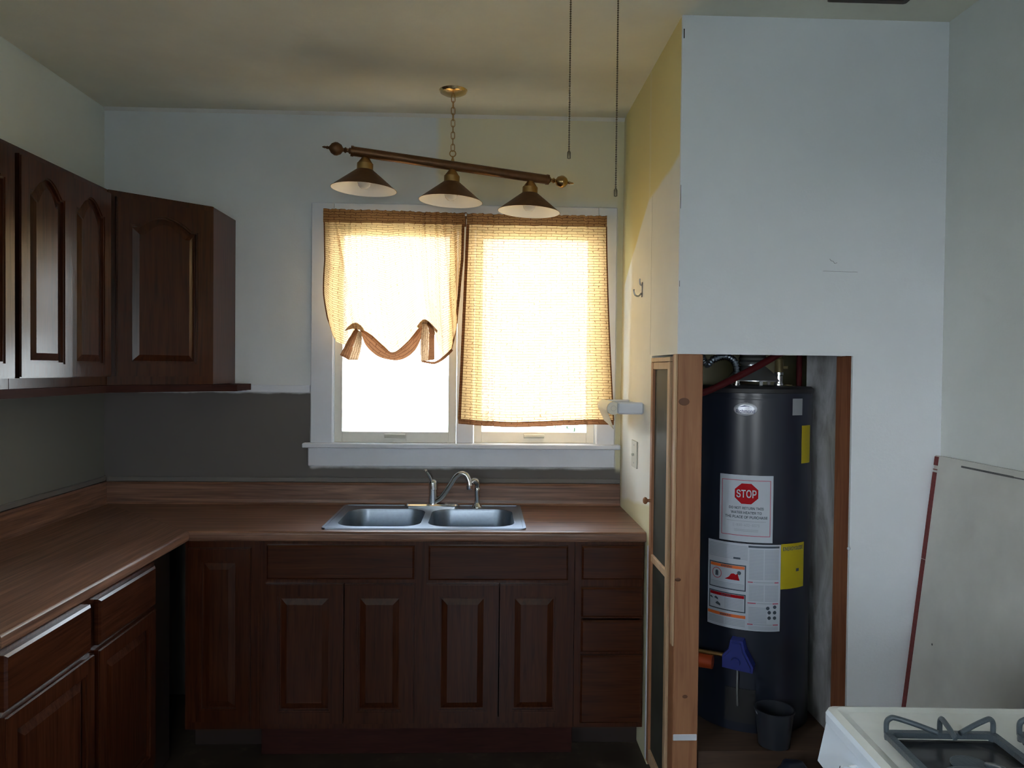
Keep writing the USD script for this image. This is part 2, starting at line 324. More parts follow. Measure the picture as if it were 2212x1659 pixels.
# cove strip where the back wall meets the ceiling
structure("trim_4", prism(Polygon([(0, 0), (0.016, 0), (0, -0.014)]), W).apply_transform(np.array([[0, 0, 1, 0], [-1, 0, 0, 0], [0, 1, 0, H], [0, 0, 0, 1.0]])), "wall_plain")

def window():
    w = thing("window_1", kind="structure")
    c = 0.004
    obj("casing", bx((0.969, -0.022, 1.205), (WX0, 0, 2.345), c), "white_trim", w)
    obj("casing", bx((WX1, -0.022, 1.205), (2.42, 0, 2.345), c), "white_trim", w)
    obj("casing", bx((WX0, -0.022, WZ1), (WX1, 0, 2.345), c), "white_trim", w)
    obj("stool", bx((0.938, -0.055, 1.187), (2.444, -0.0005, 1.210), c), "white_trim", w)
    obj("apron", bx((0.958, -0.02, 1.097), (2.422, -.0005, 1.1865), c), "white_trim", w)
    obj("sill", bx((WX0, 0.0003, 1.1855), (WX1, T + 0.03, WZ0 - .0003), 0.002), "white_trim", w)
    obj("mullion", bx((1.660, 0.0, WZ0), (1.74, T, WZ1), 0.003), "white_trim", w)
    for x0, x1, y in ((WX0, 1.660, 0.004), (1.74, WX1, 0.045)):
        s = thing("sash", parent=w)
        y1 = y + 0.035; st = 0.040
        obj("sash_frame", [bx((x0 + .003, y, WZ0), (x0 + st, y1, WZ1), .002), bx((x1 - st, y, WZ0), (x1 - .003, y1, WZ1), .002), bx((x0 + st, y, WZ0), (x1 - st, y1, WZ0 + .052), .002), bx((x0 + st, y, WZ1 - .045), (x1 - st, y1, WZ1), .002)], "sash_paint", s)
        obj("pane", bx((x0 + st - .004, y + .015, WZ0 + .048), (x1 - st + .004, y + .019, WZ1 - .041)), "pane", s)
        xc = (x0 + x1) / 2 + (0.0 if y < .02 else .0)
        obj("sash_lift", [bx((xc - .05, y - .004, 1.232), (xc + .05, y, 1.252), .001), bx((xc - .05, y - .020, 1.247), (xc + .05, y - .003, 1.252), .002), bx((xc - .05, y - .020, 1.240), (xc + .05, y - .016, 1.250), .001)], "ivory", s)
window()
for nm, bxs in (("window_2", [bx((-T, LY0, LZ0), (.01, LY0 + .05, LZ1)), bx((-T, LY1 - .05, LZ0), (.01, LY1, LZ1)), bx((-T, LY0, LZ0), (.01, LY1, LZ0 + .05)), bx((-T, LY0, LZ1 - .05), (.01, LY1, LZ1))]),
                ("window_3", [bx((RX0, YB - T, RZ0), (RX0 + .05, YB + .01, RZ1)), bx((RX1 - .05, YB - T, RZ0), (RX1, YB + .01, RZ1)), bx((RX0, YB - T, RZ0), (RX1, YB + .01, RZ0 + .05)), bx((RX0, YB - T, RZ1 - .05), (RX1, YB + .01, RZ1))])):
    w = thing(nm, kind="structure"); obj("window_frame", bxs, "white_trim", w)
structure("ground", bx((-25, -30, -0.5), (30, 30, -0.3)), "concrete")

# closet innards
structure("platform", bx((W + .1, YC + .03, 0), (XR, -0.0, 0.24)), wood("platform_wood", (0.05, 0.028, 0.018), (0.09, 0.05, 0.03), (4, 40, 40), 0.7))
post = thing("corner_post", "knotty pine stud post at the closet corner, left of the water heater", "post", (0, 0, 0))
obj("stud", bx((W, YC, 0), (W + .088, YC + .04, ZH), .003), "pine", post)
obj("stud", bx((W + .004, YC + .041, 0), (W + .088, DY0 - .006, ZH), .003), "pine", post)
obj("edge_strip", bx((W - .006, YC - .002, .62), (W, YC + .030, ZH), .002), "pine_light", post)
for kx, kz, kr in ((W + .024, 1.462, .019), (W + .012, .850, .010), (W + .042, .445, .009)):
    k = lathe([(0, 0), (kr, 0), (kr * .7, .0012), (0, .0018)], 14); k.apply_scale((1.15, .8, 1))
    obj("knot", frame_map(k, (kx, YC + .0005, kz), X, Z, -Y), plain(f"knot_wood_{int(kz*100)}", (0.12, 0.045, 0.02), 0.6), post)
obj("plaster_patch", bx((W + .002, YC - .004, .293), (W + .085, YC + .001, .315), .002), "white_trim", post, label="white smear of plaster near the bottom")
jamb = structure("trim_5", [bx((OX1, YC + .012, 0), (OX1 + .04, -0.97, ZH), .002), bx((OX1 - .0, YC + .012, ZH - .0), (OX1 + .04, YC + .06, ZH + .08), .002)], "jamb")
structure("wall_closet_right", bx((OX1 + .012, -0.968, 0), (OX1 + .25, -0.68, H - .3), .004), "plaster")

# screen door in the side of the closet
door = thing("screen_door", "narrow pine framed screen door with dark panels in the closet side", "door")
def rail(a, b): return bx(a, b, .002)
d0, d1 = W - .004, W + .020
obj("stile", rail((d0, DY1 - .040, .02), (d1, DY1 - .006, 1.600)), "pine", door)
obj("stile", rail((d0, DY0 + .002, .02), (d1, DY0 + .036, 1.600)), "pine_light", door)
obj("rail", rail((d0 + .001, DY0 + .036, 1.572), (d1, DY1 - .040, 1.599)), "pine_light", door)
obj("rail", rail((d0 + .001, DY0 + .036, .822), (d1, DY1 - .040, .850)), "pine_light", door)
obj("rail", rail((d0 + .001, DY0 + .036, .03), (d1, DY1 - .040, .08)), "pine_light", door)
obj("screen_panel", bx((W + .006, DY0 + .030, .845), (W + .010, DY1 - .036, 1.58)), "screen", door)
obj("screen_panel", bx((W + .006, DY0 + .030, .07), (W + .010, DY1 - .036, .83)), "screen", door)
kn = lathe([(0, 0), (.007, 0), (.006, .010), (.013, .016), (.014, .022), (.009, .028), (0, .030)], 20)
obj("knob", frame_map(kn, (d0, DY1 - .024, 1.057), Y, Z, -X), "pine", door, smooth=40, label="small round wooden knob")
obj("head_block", rail((d0, DY0 + .002, 1.6005), (d1, DY1 - .006, 1.617)), "pine_light", door)

# ------------------------------------------------------------------ cabinets
def rect_pts(l, r, b, t, rise, n=24):
    """Outline (closed, counter-clockwise) of a panel whose top is a cathedral arch of the given rise (0: straight)."""
    s = np.linspace(0, 1, n)
    e = np.clip((s - .10) / .80, 0, 1)
    top = t - rise + rise * np.sin(np.pi * e) ** 0.9
    return np.array([(l, b), (r, b)] + [(r + (l - r) * a, z) for a, z in zip(s, top)])
def loft(a, b, za, zb, cap=True):
    n = len(a); v = [(*p, za) for p in a] + [(*p, zb) for p in b]; f = []
    for i in range(n):
        j = (i + 1) % n; f += [[i, j, n + j], [i, n + j, n + i]]
    parts = [trimesh.Trimesh(v, f, process=False)]
    if cap:
        tv, tf = trimesh.creation.triangulate_polygon(Polygon(b), engine="earcut")
        parts.append(trimesh.Trimesh(np.c_[tv, np.full(len(tv), zb)], tf, process=False))
    return trimesh.util.concatenate(parts)
def make_door(parent, o, u, n, w, h, st=.052, rise=0.0, name="door", th=.019):
    o, u, n = map(np.asarray, (o, u, n))
    d = thing(name, parent=parent)
    hole = rect_pts(st, w - st, st, h - st, rise)
    put = lambda m: frame_map(m, o, u, Z, n)
    fr = Polygon([(0, 0), (w, 0), (w, h), (0, h)]).difference(Polygon(hole))
    e = .004
    outer = Polygon([(e, e), (w - e, e), (w - e, h - e), (e, h - e)])
    # stiles and rails with a small step at the outer edge and a bead round the panel
    obj("door_frame", [put(prism(fr, th - .004)), put(prism(outer.difference(Polygon(rect_pts(st - .006, w - st + .006, st - .006, h - st + .006, rise))), .004, th - .004))], "cab_v", d)
    g = lambda k: rect_pts(st + k, w - st - k, st + k, h - st - k, rise)
    obj("raised_panel", [put(loft(g(0), g(.006), .006, .006, False)), put(loft(g(.006), g(.030), .006, .0155)), ], "cab_v", d)
    return d
def make_drawer(parent, o, u, n, w, h, th=.019, name="drawer"):
    o, u, n = map(np.asarray, (o, u, n))
    e = .007; a = np.array([(0, 0), (w, 0), (w, h), (0, h)]); b = np.array([(e, e), (w - e, e), (w - e, h - e), (e, h - e)])
    return obj(name, [frame_map(loft(a, a, 0, th - .006, False), o, u, Z, n), frame_map(loft(a, b, th - .006, th), o, u, Z, n)], "cab_h", parent)

ZB, ZT, UD = 1.488, 2.2562, 0.305
def upper(y0, y1, doors, label):
    c = thing("wall_cabinet", label, "cabinet", group=None)
    obj("carcass", bx((.002, y0 + .0005, ZB), (UD - .02, y1 - .0005, ZT), .002), "cab_side", c)
    s = [bx((UD - .02, y0 + .0005, ZB), (UD, y0 + .045, ZT)), bx((UD - .02, y1 - .045, ZB), (UD, y1 - .0005, ZT)), bx((UD - .02, y0 + .045, ZB), (UD, y1 - .045, ZB + .045)), bx((UD - .02, y0 + .045, ZT - .045), (UD, y1 - .045, ZT))]
    obj("face_frame", s, "cab_v", c)
    q = math.radians(4)   # the doors hang a little proud at their far edge
    for a, b in doors: make_door(c, (UD + .001, a, 1.522), (math.sin(q), math.cos(q), 0), (math.cos(q), -math.sin(q), 0), b - a, 2.232 - 1.522, rise=.055)
upper(-1.245, -0.612, [(-1.214, -.937), (-.928, -.655)], "double door oak wall cabinet on the left wall, its lower doors catching window light")
upper(-1.86, -1.247, [(-1.83, -1.556), (-1.548, -1.272)], "oak wall cabinet cut off by the left edge of the photo")
cc = thing("corner_cabinet", "diagonal corner wall cabinet with one dark arched panel door", "cabinet")
foot = Polygon([(.002, -.002), (.002, -.6105), (UD, -.6105), (.61, -UD), (.61, -.002)])
obj("carcass", prism(foot, ZT - ZB, ZB), "cab_side", cc)
du, dn = np.array([1, 1, 0]) / math.sqrt(2), np.array([1, -1, 0]) / math.sqrt(2)
fo = np.array([UD, -.61, 0]); fw = UD * math.sqrt(2)
put = lambda a, b: frame_map(bx((a[0], a[1], .0005), (b[0], b[1], .006)), fo, du, Z, dn)
obj("face_frame", [put((.001, ZB), (.035, ZT)), put((fw - .035, ZB), (fw - .001, ZT)), put((.035, ZB), (fw - .035, ZB + .035)), put((.035, ZT - .035), (fw - .035, ZT))], "cab_v", cc)
make_door(cc, fo + du * .026 + dn * .006 + Z * 1.522, du, dn, fw - .052, 2.232 - 1.522, rise=.05, st=.058)

shelf = thing("under_cabinet_board", "dark reddish board running along under the wall cabinets", "board")
bp = Polygon([(.002, -.002), (.002, -1.86), (UD - .004, -1.86), (UD - .004, -.612), (.606, -UD - .004), (.70, -UD + .05), (.69, -.018), (.02, -.018)])
obj("board", prism(bp, .029, ZB - .0305), "shelf_dark", shelf)

BD, TK = .61, .115
def base_back():
    n, u = -Y, X
    yf = -BD
    def carcass(p, x0, x1, toe, end=.0):
        obj("carcass", [bx((x0, yf + .02, TK), (x0 + .016, -.03, .872)), bx((x1 - .016, yf + .02, TK), (x1, -.03, .872)), bx((x0 + .016, yf + .02, TK), (x1 - .016, -.03, TK + .016)), bx((x0 + .016, -.036, TK + .016), (x1 - .016, -.03, .872))], "cab_dark", p)
        obj("toe_kick", bx((x0, toe, .0005), (x1, -.03, TK), .001), "cab_dark" if toe > -.56 else "shelf_dark", p)
    def frame(p, name, parts): obj(name, [bx((a, yf, b), (c, yf + .02, d)) for a, b, c, d in parts], "cab_v", p)
    c = thing("base_cabinet", "corner base cabinet with one tall narrow door beside the counter bend", "cabinet")
    carcass(c, BD + .001, .905, -.50)
    frame(c, "face_frame", [(BD + .001, TK, .640, .872), (.855, TK, .905, .872), (.64, TK, .855, .165), (.64, .835, .855, .872)])
    make_door(c, (.626, yf, .150), u, n, .244, .695, st=.055)
    c = thing("base_cabinet", "wide sink base cabinet with two false drawers over four panel doors", "cabinet")
    carcass(c, .906, 2.164, -.585)
    frame(c, "face_frame", [(.906, TK, .950, .872), (1.505, TK, 1.585, .872), (2.125, TK, 2.164, .872), (.95, TK, 1.505, .16), (1.585, TK, 2.125, .16), (.95, .69, 1.505, .74), (1.585, .69, 2.125, .74), (.95, .85, 1.505, .872), (1.585, .85, 2.125, .872)])
    make_drawer(c, (.934, yf, .722), u, n, .585, .136, name="false_drawer"); make_drawer(c, (1.576, yf, .719), u, n, .560, .138, name="false_drawer")
    for x0, x1 in ((.930, 1.239), (1.243, 1.520), (1.568, 1.859), (1.863, 2.140)): make_door(c, (x0, yf, .140), u, n, x1 - x0, .564, st=.055)
    c = thing("base_cabinet", "narrow stack of plain drawers between the sink cabinet and the closet", "cabinet")
    carcass(c, 2.166, W - .004, -.50)
    frame(c, "face_frame", [(2.166, TK, 2.20, .872), (W - .02, TK, W - .004, .872), (2.20, TK, W - .02, .15), (2.20, .69, W - .02, .73), (2.2, .56, W - .02, .58), (2.2, .41, W - .02, .44), (2.2, .85, W - .02, .872)])
    for z0, z1 in ((.722, .858), (.570, .690), (.428, .556), (.138, .414)): make_drawer(c, (2.192, yf, z0), u, n, W - .010 - 2.192, z1 - z0)
base_back()
def base_left():
    c = thing("base_cabinet", "left base cabinet with two drawers over two doors below the long counter", "cabinet")
    xf, y0, y1 = BD, -1.835, -.90
    obj("carcass", bx((.03, y0, TK), (xf - .02, y1, .872), .001), "cab_dark", c)
    obj("toe_kick", bx((.03, y0, .0005), (.54, y1, TK), .001), "shelf_dark", c)
    F = lambda a, b, e, d: bx((xf - .02, a, b), (xf, e, d))
    obj("face_frame", [F(y0, TK, -1.775, .872), F(-1.40, TK, -1.315, .872), F(-.945, TK, y1, .872), F(-1.775, TK, -1.4, .16), F(-1.315, TK, -.945, .16), F(-1.775, .685, -1.4, .72), F(-1.315, .685, -.945, .72), F(-1.775, .85, -1.4, .872), F(-1.315, .85, -.945, .872)], "cab_v", c)
    for a, b in ((-1.797, -1.381), (-1.332, -.927)):
        make_drawer(c, (xf, a, .712), Y, X, b - a, .140)
        make_door(c, (xf, a - (.0 if a < -1.5 else .004), .14), Y, X, b - a + (.02 if a < -1.5 else .004), .558, st=.052)
    f = thing("corner_filler", "dark recessed filler panel in the inner corner of the base cabinets", "panel")
    obj("panel", bx((BD - .10, -.899, .0005), (BD - .06, -.612, .872)), "cab_dark", f)
base_left()

# worktop: post-formed laminate with a rolled front edge and a coved backsplash
ct = thing("worktop", "L-shaped brown wood-grain laminate worktop with rolled front edge", "worktop")
def profile(depth, nose=.012):
    z0, z1 = .874, .915
    return [(.001, z0), (.03, z0 + .0)] and [(.0015, z0)] + [(depth - nose, z0)] + [(depth - nose + nose * math.sin(a), (z0 + nose) - nose * math.cos(a)) for a in np.linspace(0, math.pi / 2, 5)] + [(depth - nose + nose * math.cos(a), (z1 - nose) + nose * math.sin(a)) for a in np.linspace(0, math.pi / 2, 6)] + [(.0015, z1)]
SX0, SX1, SY0, SY1 = 1.165, 1.945, -.565, -.075      # cut-out for the sink
def mitre(m, s):
    return trimesh.intersections.slice_mesh_plane(m, [s / 2 ** .5, s / 2 ** .5, 0], [s * .0002, s * .0002, 0], cap=True, engine="earcut")
def worktop_back():
    pr = Polygon(profile(.635)); D = .635
    def seg(x0, x1, lo=None, hi=None):
        p = pr if lo is None else pr.intersection(sbox(lo, 0, hi, 2))
        m = prism(p, x1 - x0); return frame_map(m, (x0, 0, 0), -Y, Z, X) if False else m.apply_transform(np.array([[0, 0, 1, x0], [-1, 0, 0, 0], [0, 1, 0, 0], [0, 0, 0, 1.0]]))
    return [mitre(seg(.0015, SX0), 1), seg(SX1, W - .0015), seg(SX0, SX1, 0, -SY1), seg(SX0, SX1, -SY0, 1)]
obj("top_run", worktop_back(), "top_x", ct)
YE = -1.826
pl = prism(Polygon(profile(.635)), -.0015 - YE).apply_transform(np.array([[1, 0, 0, 0], [0, 0, 1, YE], [0, 1, 0, 0], [0, 0, 0, 1.0]]))
obj("top_run", mitre(pl, -1), "top_y", ct)
def splash(n):  # x = distance from the wall
    return [(.0015, .9155), (.030, .9155), (.024, .925), (.021, .94), (.021, 1.008), (.016, 1.0185), (.0015, 1.0185)]
obj("backsplash", prism(Polygon(splash(0)), W - .0015 - .022).apply_transform(np.array([[0, 0, 1, .022], [-1, 0, 0, 0], [0, 1, 0, 0], [0, 0, 0, 1.0]])), "top_x", ct)
obj("backsplash", prism(Polygon(splash(0)), -.0015 - YE).apply_transform(np.array([[1, 0, 0, 0], [0, 0, 1, YE], [0, 1, 0, 0], [0, 0, 0, 1.0]])), "top_y", ct)

# sink
sink = thing("sink", "double bowl stainless steel sink set in the worktop under the window", "sink")
def rrect(x0, y0, x1, y1, r): return sbox(x0 + r, y0 + r, x1 - r, y1 - r).buffer(r, quad_segs=6)
def ring(p): return np.array(p.exterior.coords)[:-1]
B1, B2 = (1.186, -.548, 1.532, -.150), (1.562, -.548, 1.924, -.150)
rim = rrect(1.140, -.592, 1.968, -.048, .022)
holes = rrect(*B1, .085).union(rrect(*B2, .085))
obj("rim", [prism(rim.difference(rim.buffer(-.012)), .006, .9153), prism(rim.buffer(-.010).difference(holes), .003, .9163)], "steel", sink)
for b in (B1, B2):
    pts = []
    for ins, z, r in ((0, .9190, .085), (.004, .905, .083), (.012, .80, .078), (.020, .765, .07), (.05, .748, .05)):
        pts.append((ring(rrect(b[0] + ins, b[1] + ins, b[2] - ins, b[3] - ins, r)), z))
    parts = []
    for (a, za), (c, zc) in zip(pts[:-1], pts[1:]): parts.append(loft(a[::-1], c[::-1], za, zc, False))
    bt, zb_ = pts[-1]; tv, tf = trimesh.creation.triangulate_polygon(Polygon(bt), engine="earcut")
    parts.append(trimesh.Trimesh(np.c_[tv, np.full(len(tv), zb_)], tf, process=False))
    bm = trimesh.util.concatenate(parts); bm.merge_vertices()
    bo = obj("bowl", bm, "steel", sink, smooth=50)
    obj("drain", moved(lathe([(0, 0), (.038, 0), (.040, .003), (.030, .004), (0, .002)], 24), ((b[0] + b[2]) / 2, (b[1] + b[3]) / 2, .7485)), "chrome", sink, smooth=40)

fa = thing("faucet", "chrome single lever kitchen faucet with a long low spout", "faucet")
FX, FY, FZ = 1.557, -.098, .9195
bp = rrect(1.425, FY - .026, 1.682, FY + .026, .026)
obj("base_plate", [prism(bp, .009, FZ), loft(ring(bp), ring(rrect(1.433, FY - .018, 1.674, FY + .018, .018)), FZ + .009, FZ + .016)], "chrome", fa, smooth=40)
obj("faucet_body", moved(lathe([(0, 0), (.022, 0), (.0205, .012), (.0195, .05), (.0195, .070), (.0215, .072), (.0215, .100), (.019, .110), (.010, .117), (0, .118)], 28), (FX, FY, FZ + .012)), "chrome", fa, smooth=40)
lev = obj("lever", tube(smooth_path([(FX - .004, FY - .006, 1.035), (FX - .014, FY - .012, 1.060), (FX - .024, FY - .02, 1.078), (FX - .031, FY - .026, 1.090)]), np.linspace(.0075, .0055, 25), 12), "chrome", fa, smooth=50)
obj("lever_tip", moved(trimesh.creation.icosphere(2, .0085), (FX - .033, FY - .028, 1.092)), "chrome", fa, smooth=True)
sp = [(FX + .010, FY - .004, .945), (FX + .040, FY - .012, .966), (FX + .075, FY - .022, 1.015), (FX + .105, FY - .03, 1.062), (FX + .130, FY - .036, 1.081), (FX + .155, FY - .042, 1.075), (FX + .168, FY - .047, 1.050), (FX + .171, FY - .049, 1.030)]
obj("spout", tube(smooth_path(sp), .0125, 14), "chrome", fa, smooth=50)
obj("aerator", moved(lathe([(0, 0), (.013, 0), (.0145, .004), (.0145, .020), (.0125, .022), (0, .022)], 20), (FX + .171, FY - .049, 1.010)), "chrome", fa, smooth=40)
ss = thing("side_sprayer", "chrome side sprayer standing right of the faucet on the sink rim", "sprayer")
SXc, SYc = 1.763, -.100
obj("sprayer_base", moved(lathe([(0, 0), (.024, 0), (.0235, .005), (.016, .014), (.012, .022), (0, .022)], 24), (SXc, SYc, FZ)), "chrome", ss, smooth=40)
obj("sprayer_stem", moved(lathe([(0, 0), (.0115, 0), (.0105, .03), (.0125, .06), (.0115, .064), (.0135, .066), (.0135, .072), (.011, .076), (0, .076)], 20), (SXc, SYc, FZ + .018)), "chrome", ss, smooth=40)
obj("sprayer_head", tube(smooth_path([(SXc, SYc, 1.010), (SXc + .001, SYc, 1.026), (SXc - .004, SYc - .004, 1.040), (SXc - .016, SYc - .010, 1.045), (SXc - .026, SYc - .015, 1.036)]), np.r_[np.linspace(.011, .0155, 17), np.linspace(.0155, .011, 16)], 14), "chrome", ss, smooth=50)

# ------------------------------------------------------------------ curtains
rod = thing("curtain_rod", "flat white curtain rod across the top of the window, mostly hidden in the curtain headings", "rod")
obj("rod", bx((1.03, -.075, 2.282), (2.362, -.068, 2.294), .002), "white_trim", rod)
for x in (1.031, 2.352): obj("bracket", bx((x, -.068, 2.280), (x + .008, -.0225, 2.296), .001), "white_trim", rod)
obj("bracket", [bx((1.690, -.067, 2.278), (1.702, -.0225, 2.300), .001), bx((1.688, -.083, 2.230), (1.700, -.079, 2.276), .002)], "brass_dark", rod)

def grid_mesh(fn, nu, nv, uvfn):
    v, uv, f = [], [], []
    for j in range(nv + 1):
        for i in range(nu + 1):
            v.append(fn(i / nu, j / nv)); uv.append(uvfn(i / nu, j / nv))
    for j in range(nv):
        for i in range(nu):
            a = j * (nu + 1) + i; f += [[a, a + nu + 2, a + 1], [a, a + nu + 1, a + nu + 2]]
    return trimesh.Trimesh(v, f, process=False), np.array(uv)
def fold(x, z, seed):
    c = sum(a * math.exp(-((x + sl * (z - 2.24) - x0) / .0045) ** 2) for x0, sl, a, sd in CREASES if sd == seed)
    return c + .006 * math.sin(x * 41 + seed) + .004 * math.sin(x * 97 + seed * 2 + 2 * z) + .004 * math.sin(x * 17 + 3 * z)
CREASES = [(1.500, .07, .022, 3), (1.556, .06, .024, 3), (1.590, .10, .020, 3), (1.640, .05, .018, 3), (1.100, .20, .014, 3), (1.165, -.02, .012, 3),
           (1.790, .02, .020, 1), (1.800, .02, .016, 1), (1.835, .0, .018, 1), (2.262, .0, .022, 1), (1.720, .02, .012, 1)]
def lerp(a, b, t): return a + (b - a) * t
CY = -.092
# right curtain, hanging straight
c2 = thing("curtain", "right hand straight hanging brown woven print curtain", "curtain", group=None)
def edgeL(t): return lerp(1.703, 1.672, t)
def edgeR(t): return lerp(2.358, 2.398, t ** 1.4)
def botz(s): return 1.330 - .010 * math.sin(s * 5.0) - .008 * s
def right(s, t, z0=2.240):
    zb = botz(s); z = lerp(z0, zb, t); x = lerp(edgeL(t), edgeR(t), s)
    return (x, CY + fold(x, z, 1) * (.35 + .65 * t) - .010 * t - .012 * s * t, z)
m, uv = grid_mesh(right, 90, 60, lambda s, t: (s * .69, t * .92))
obj("cloth", m, "curtain", c2, smooth=True, uv=uv)
def header(x0, x1, za, zb, seed):
    def fn(s, t):
        x = lerp(x0, x1, s); z = lerp(za, zb, t) + (.0016 * math.sin(x * 160 + seed) + .0013 * math.sin(x * 333)) * (1 - t)
        return (x, CY - .004 + fold(x, z, seed) * .6, z - .010 * s * 0)
    return grid_mesh(fn, 80, 6, lambda s, t: (s * (x1 - x0) * 1.05, t * abs(za - zb) + .0))
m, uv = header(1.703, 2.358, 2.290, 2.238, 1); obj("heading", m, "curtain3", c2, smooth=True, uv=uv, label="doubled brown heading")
def strip(fn, n, w0, off):
    pass
def hem_bottom(s, t):
    p = right(s, 1.0); return (p[0], p[1] - .002, p[2] + .004 - .024 * t)
m, uv = grid_mesh(hem_bottom, 90, 2, lambda s, t: (s * .69, t * .03)); obj("hem", m, "curtain2", c2, smooth=True, uv=uv, label="dark brown bottom hem")
def hem_side(which):
    def fn(s, t):
        p = right(which, t); d = .014 * (s if which == 0 else -s) * (1 if which == 0 else .45); return (p[0] + d - (.002 if which == 0 else -.002), p[1] - .002, p[2])
    return grid_mesh(fn, 2, 60, lambda s, t: (s * .02, t * .92))
for k in (0, 1):
    m, uv = hem_side(k); obj("hem", m, "curtain2", c2, smooth=True, uv=uv)
# left curtain, tied up at two points into a swag
c1 = thing("curtain", "left hand brown woven print curtain gathered up at two points into a swag", "curtain")
LB = np.array([(1.070, 1.735), (1.100, 1.690), (1.150, 1.668), (1.203, 1.745), (1.257, 1.722), (1.322, 1.662), (1.372, 1.634), (1.44, 1.690), (1.483, 1.742), (1.515, 1.783), (1.548, 1.755), (1.570, 1.690), (1.590, 1.618), (1.635, 1.650), (1.668, 1.80)])
def left_edges(z):
    zz = np.array([1.60, 1.65, 1.715, 1.79, 1.90, 2.07, 2.30])
    return np.interp(z, zz, [1.15, 1.132, 1.090, 1.068, 1.054, 1.047, 1.040]), np.interp(z, zz, [1.61, 1.637, 1.653, 1.664, 1.677, 1.690, 1.693])
def left(s, t):
    # the lower boundary is walked by s; columns fan from the heading to it
    k = s * (len(LB) - 1); xb, zb = np.interp(k, range(len(LB)), LB[:, 0]), np.interp(k, range(len(LB)), LB[:, 1])
    z = lerp(2.240, zb, t); xl, xr = left_edges(z)
    xs = lerp(1.040, 1.693, s); x = lerp(xs, xb, t ** 1.3); x = min(max(x, xl), xr)
    g1, g2 = math.exp(-((x - 1.21) / .10) ** 2), math.exp(-((x - 1.52) / .10) ** 2)
    billow = .050 * math.sin(math.pi * min(1, max(0, (t - .35) / .65))) + .018 * t
    y = CY - billow + fold(x, z, 3) * (1 + .4 * t) + .030 * (g1 + g2) * t ** 3
    return (x, y, z)
m, uv = grid_mesh(left, 112, 60, lambda s, t: (s * .69, t * .70))
obj("cloth", m, "curtain", c1, smooth=True, uv=uv)
m, uv = header(1.040, 1.694, 2.301, 2.238, 3)
m.vertices[:, 2] -= (m.vertices[:, 0] - 1.04) / .655 * .010 * np.clip((m.vertices[:, 2] - 2.24) / .05, 0, 1)
obj("heading", m, "curtain3", c1, smooth=True, uv=uv, label="doubled brown heading")
def ribbon(top, bot, y0, y1, n=14):
    a, b = smooth_path([(p[0], 0, p[1]) for p in top], n), smooth_path([(p[0], 0, p[1]) for p in bot], n)
    q = np.linspace(0, 1, 60); ia = lambda c, s: np.array([np.interp(s, np.linspace(0, 1, len(c)), c[:, k]) for k in range(3)])
    def fn(s, t):
        p = lerp(ia(a, s), ia(b, s), t); return (p[0], lerp(y0, y1, math.sin(t * math.pi / 2)) + .003 * math.sin(s * 30), p[2])
    return grid_mesh(fn, 60, 6, lambda s, t: (s * .4, t * .05))
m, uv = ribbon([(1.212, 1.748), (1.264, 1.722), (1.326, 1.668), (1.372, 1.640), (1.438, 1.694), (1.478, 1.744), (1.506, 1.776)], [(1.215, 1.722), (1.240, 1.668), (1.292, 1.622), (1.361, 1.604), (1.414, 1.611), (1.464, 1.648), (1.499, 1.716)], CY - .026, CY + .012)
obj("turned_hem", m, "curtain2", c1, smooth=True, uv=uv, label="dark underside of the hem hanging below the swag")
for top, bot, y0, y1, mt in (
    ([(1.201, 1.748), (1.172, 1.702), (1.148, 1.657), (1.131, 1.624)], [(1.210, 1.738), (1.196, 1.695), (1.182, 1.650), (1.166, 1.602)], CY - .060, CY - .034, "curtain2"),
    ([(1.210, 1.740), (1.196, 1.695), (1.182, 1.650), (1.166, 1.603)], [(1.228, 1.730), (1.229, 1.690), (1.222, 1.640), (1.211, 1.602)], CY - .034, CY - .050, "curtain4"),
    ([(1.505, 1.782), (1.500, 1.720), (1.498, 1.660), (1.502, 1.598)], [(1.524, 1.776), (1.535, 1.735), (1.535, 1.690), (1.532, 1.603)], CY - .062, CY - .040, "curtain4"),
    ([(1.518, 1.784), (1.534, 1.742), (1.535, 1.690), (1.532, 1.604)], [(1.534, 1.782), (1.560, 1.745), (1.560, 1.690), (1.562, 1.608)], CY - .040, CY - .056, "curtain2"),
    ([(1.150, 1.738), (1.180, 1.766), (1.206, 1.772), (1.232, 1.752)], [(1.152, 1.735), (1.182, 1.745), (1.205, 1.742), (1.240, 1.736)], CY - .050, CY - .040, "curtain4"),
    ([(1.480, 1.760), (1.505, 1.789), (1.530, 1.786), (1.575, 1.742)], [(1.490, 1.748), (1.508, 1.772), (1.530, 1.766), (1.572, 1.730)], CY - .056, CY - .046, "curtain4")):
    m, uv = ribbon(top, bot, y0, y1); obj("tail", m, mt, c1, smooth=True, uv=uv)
m, uv = ribbon([(1.503, 1.604), (1.530, 1.600), (1.562, 1.598), (1.600, 1.622), (1.640, 1.660)], [(1.503, 1.596), (1.530, 1.591), (1.564, 1.588), (1.606, 1.610), (1.646, 1.650)], CY - .056, CY - .050); obj("hem", m, "curtain2", c1, smooth=True, uv=uv)
def hem_l(which):
    def fn(s, t):
        z = lerp(2.24, 1.70 if which == 0 else 1.66, t); xl, xr = left_edges(z); x = xl + .006 * s if which == 0 else xr - .012 * s
        q = left(0 if which == 0 else 1, (2.24 - z) / (2.24 - LB[0 if which == 0 else -1][1])) if z > LB[0 if which == 0 else -1][1] else left(0 if which == 0 else 1, 1)
        return (x, q[1] - .004, z)
    return grid_mesh(fn, 2, 50, lambda s, t: (s * .02, t * .6))
for k in (0, 1):
    m, uv = hem_l(k); obj("hem", m, "curtain2", c1, smooth=True, uv=uv)

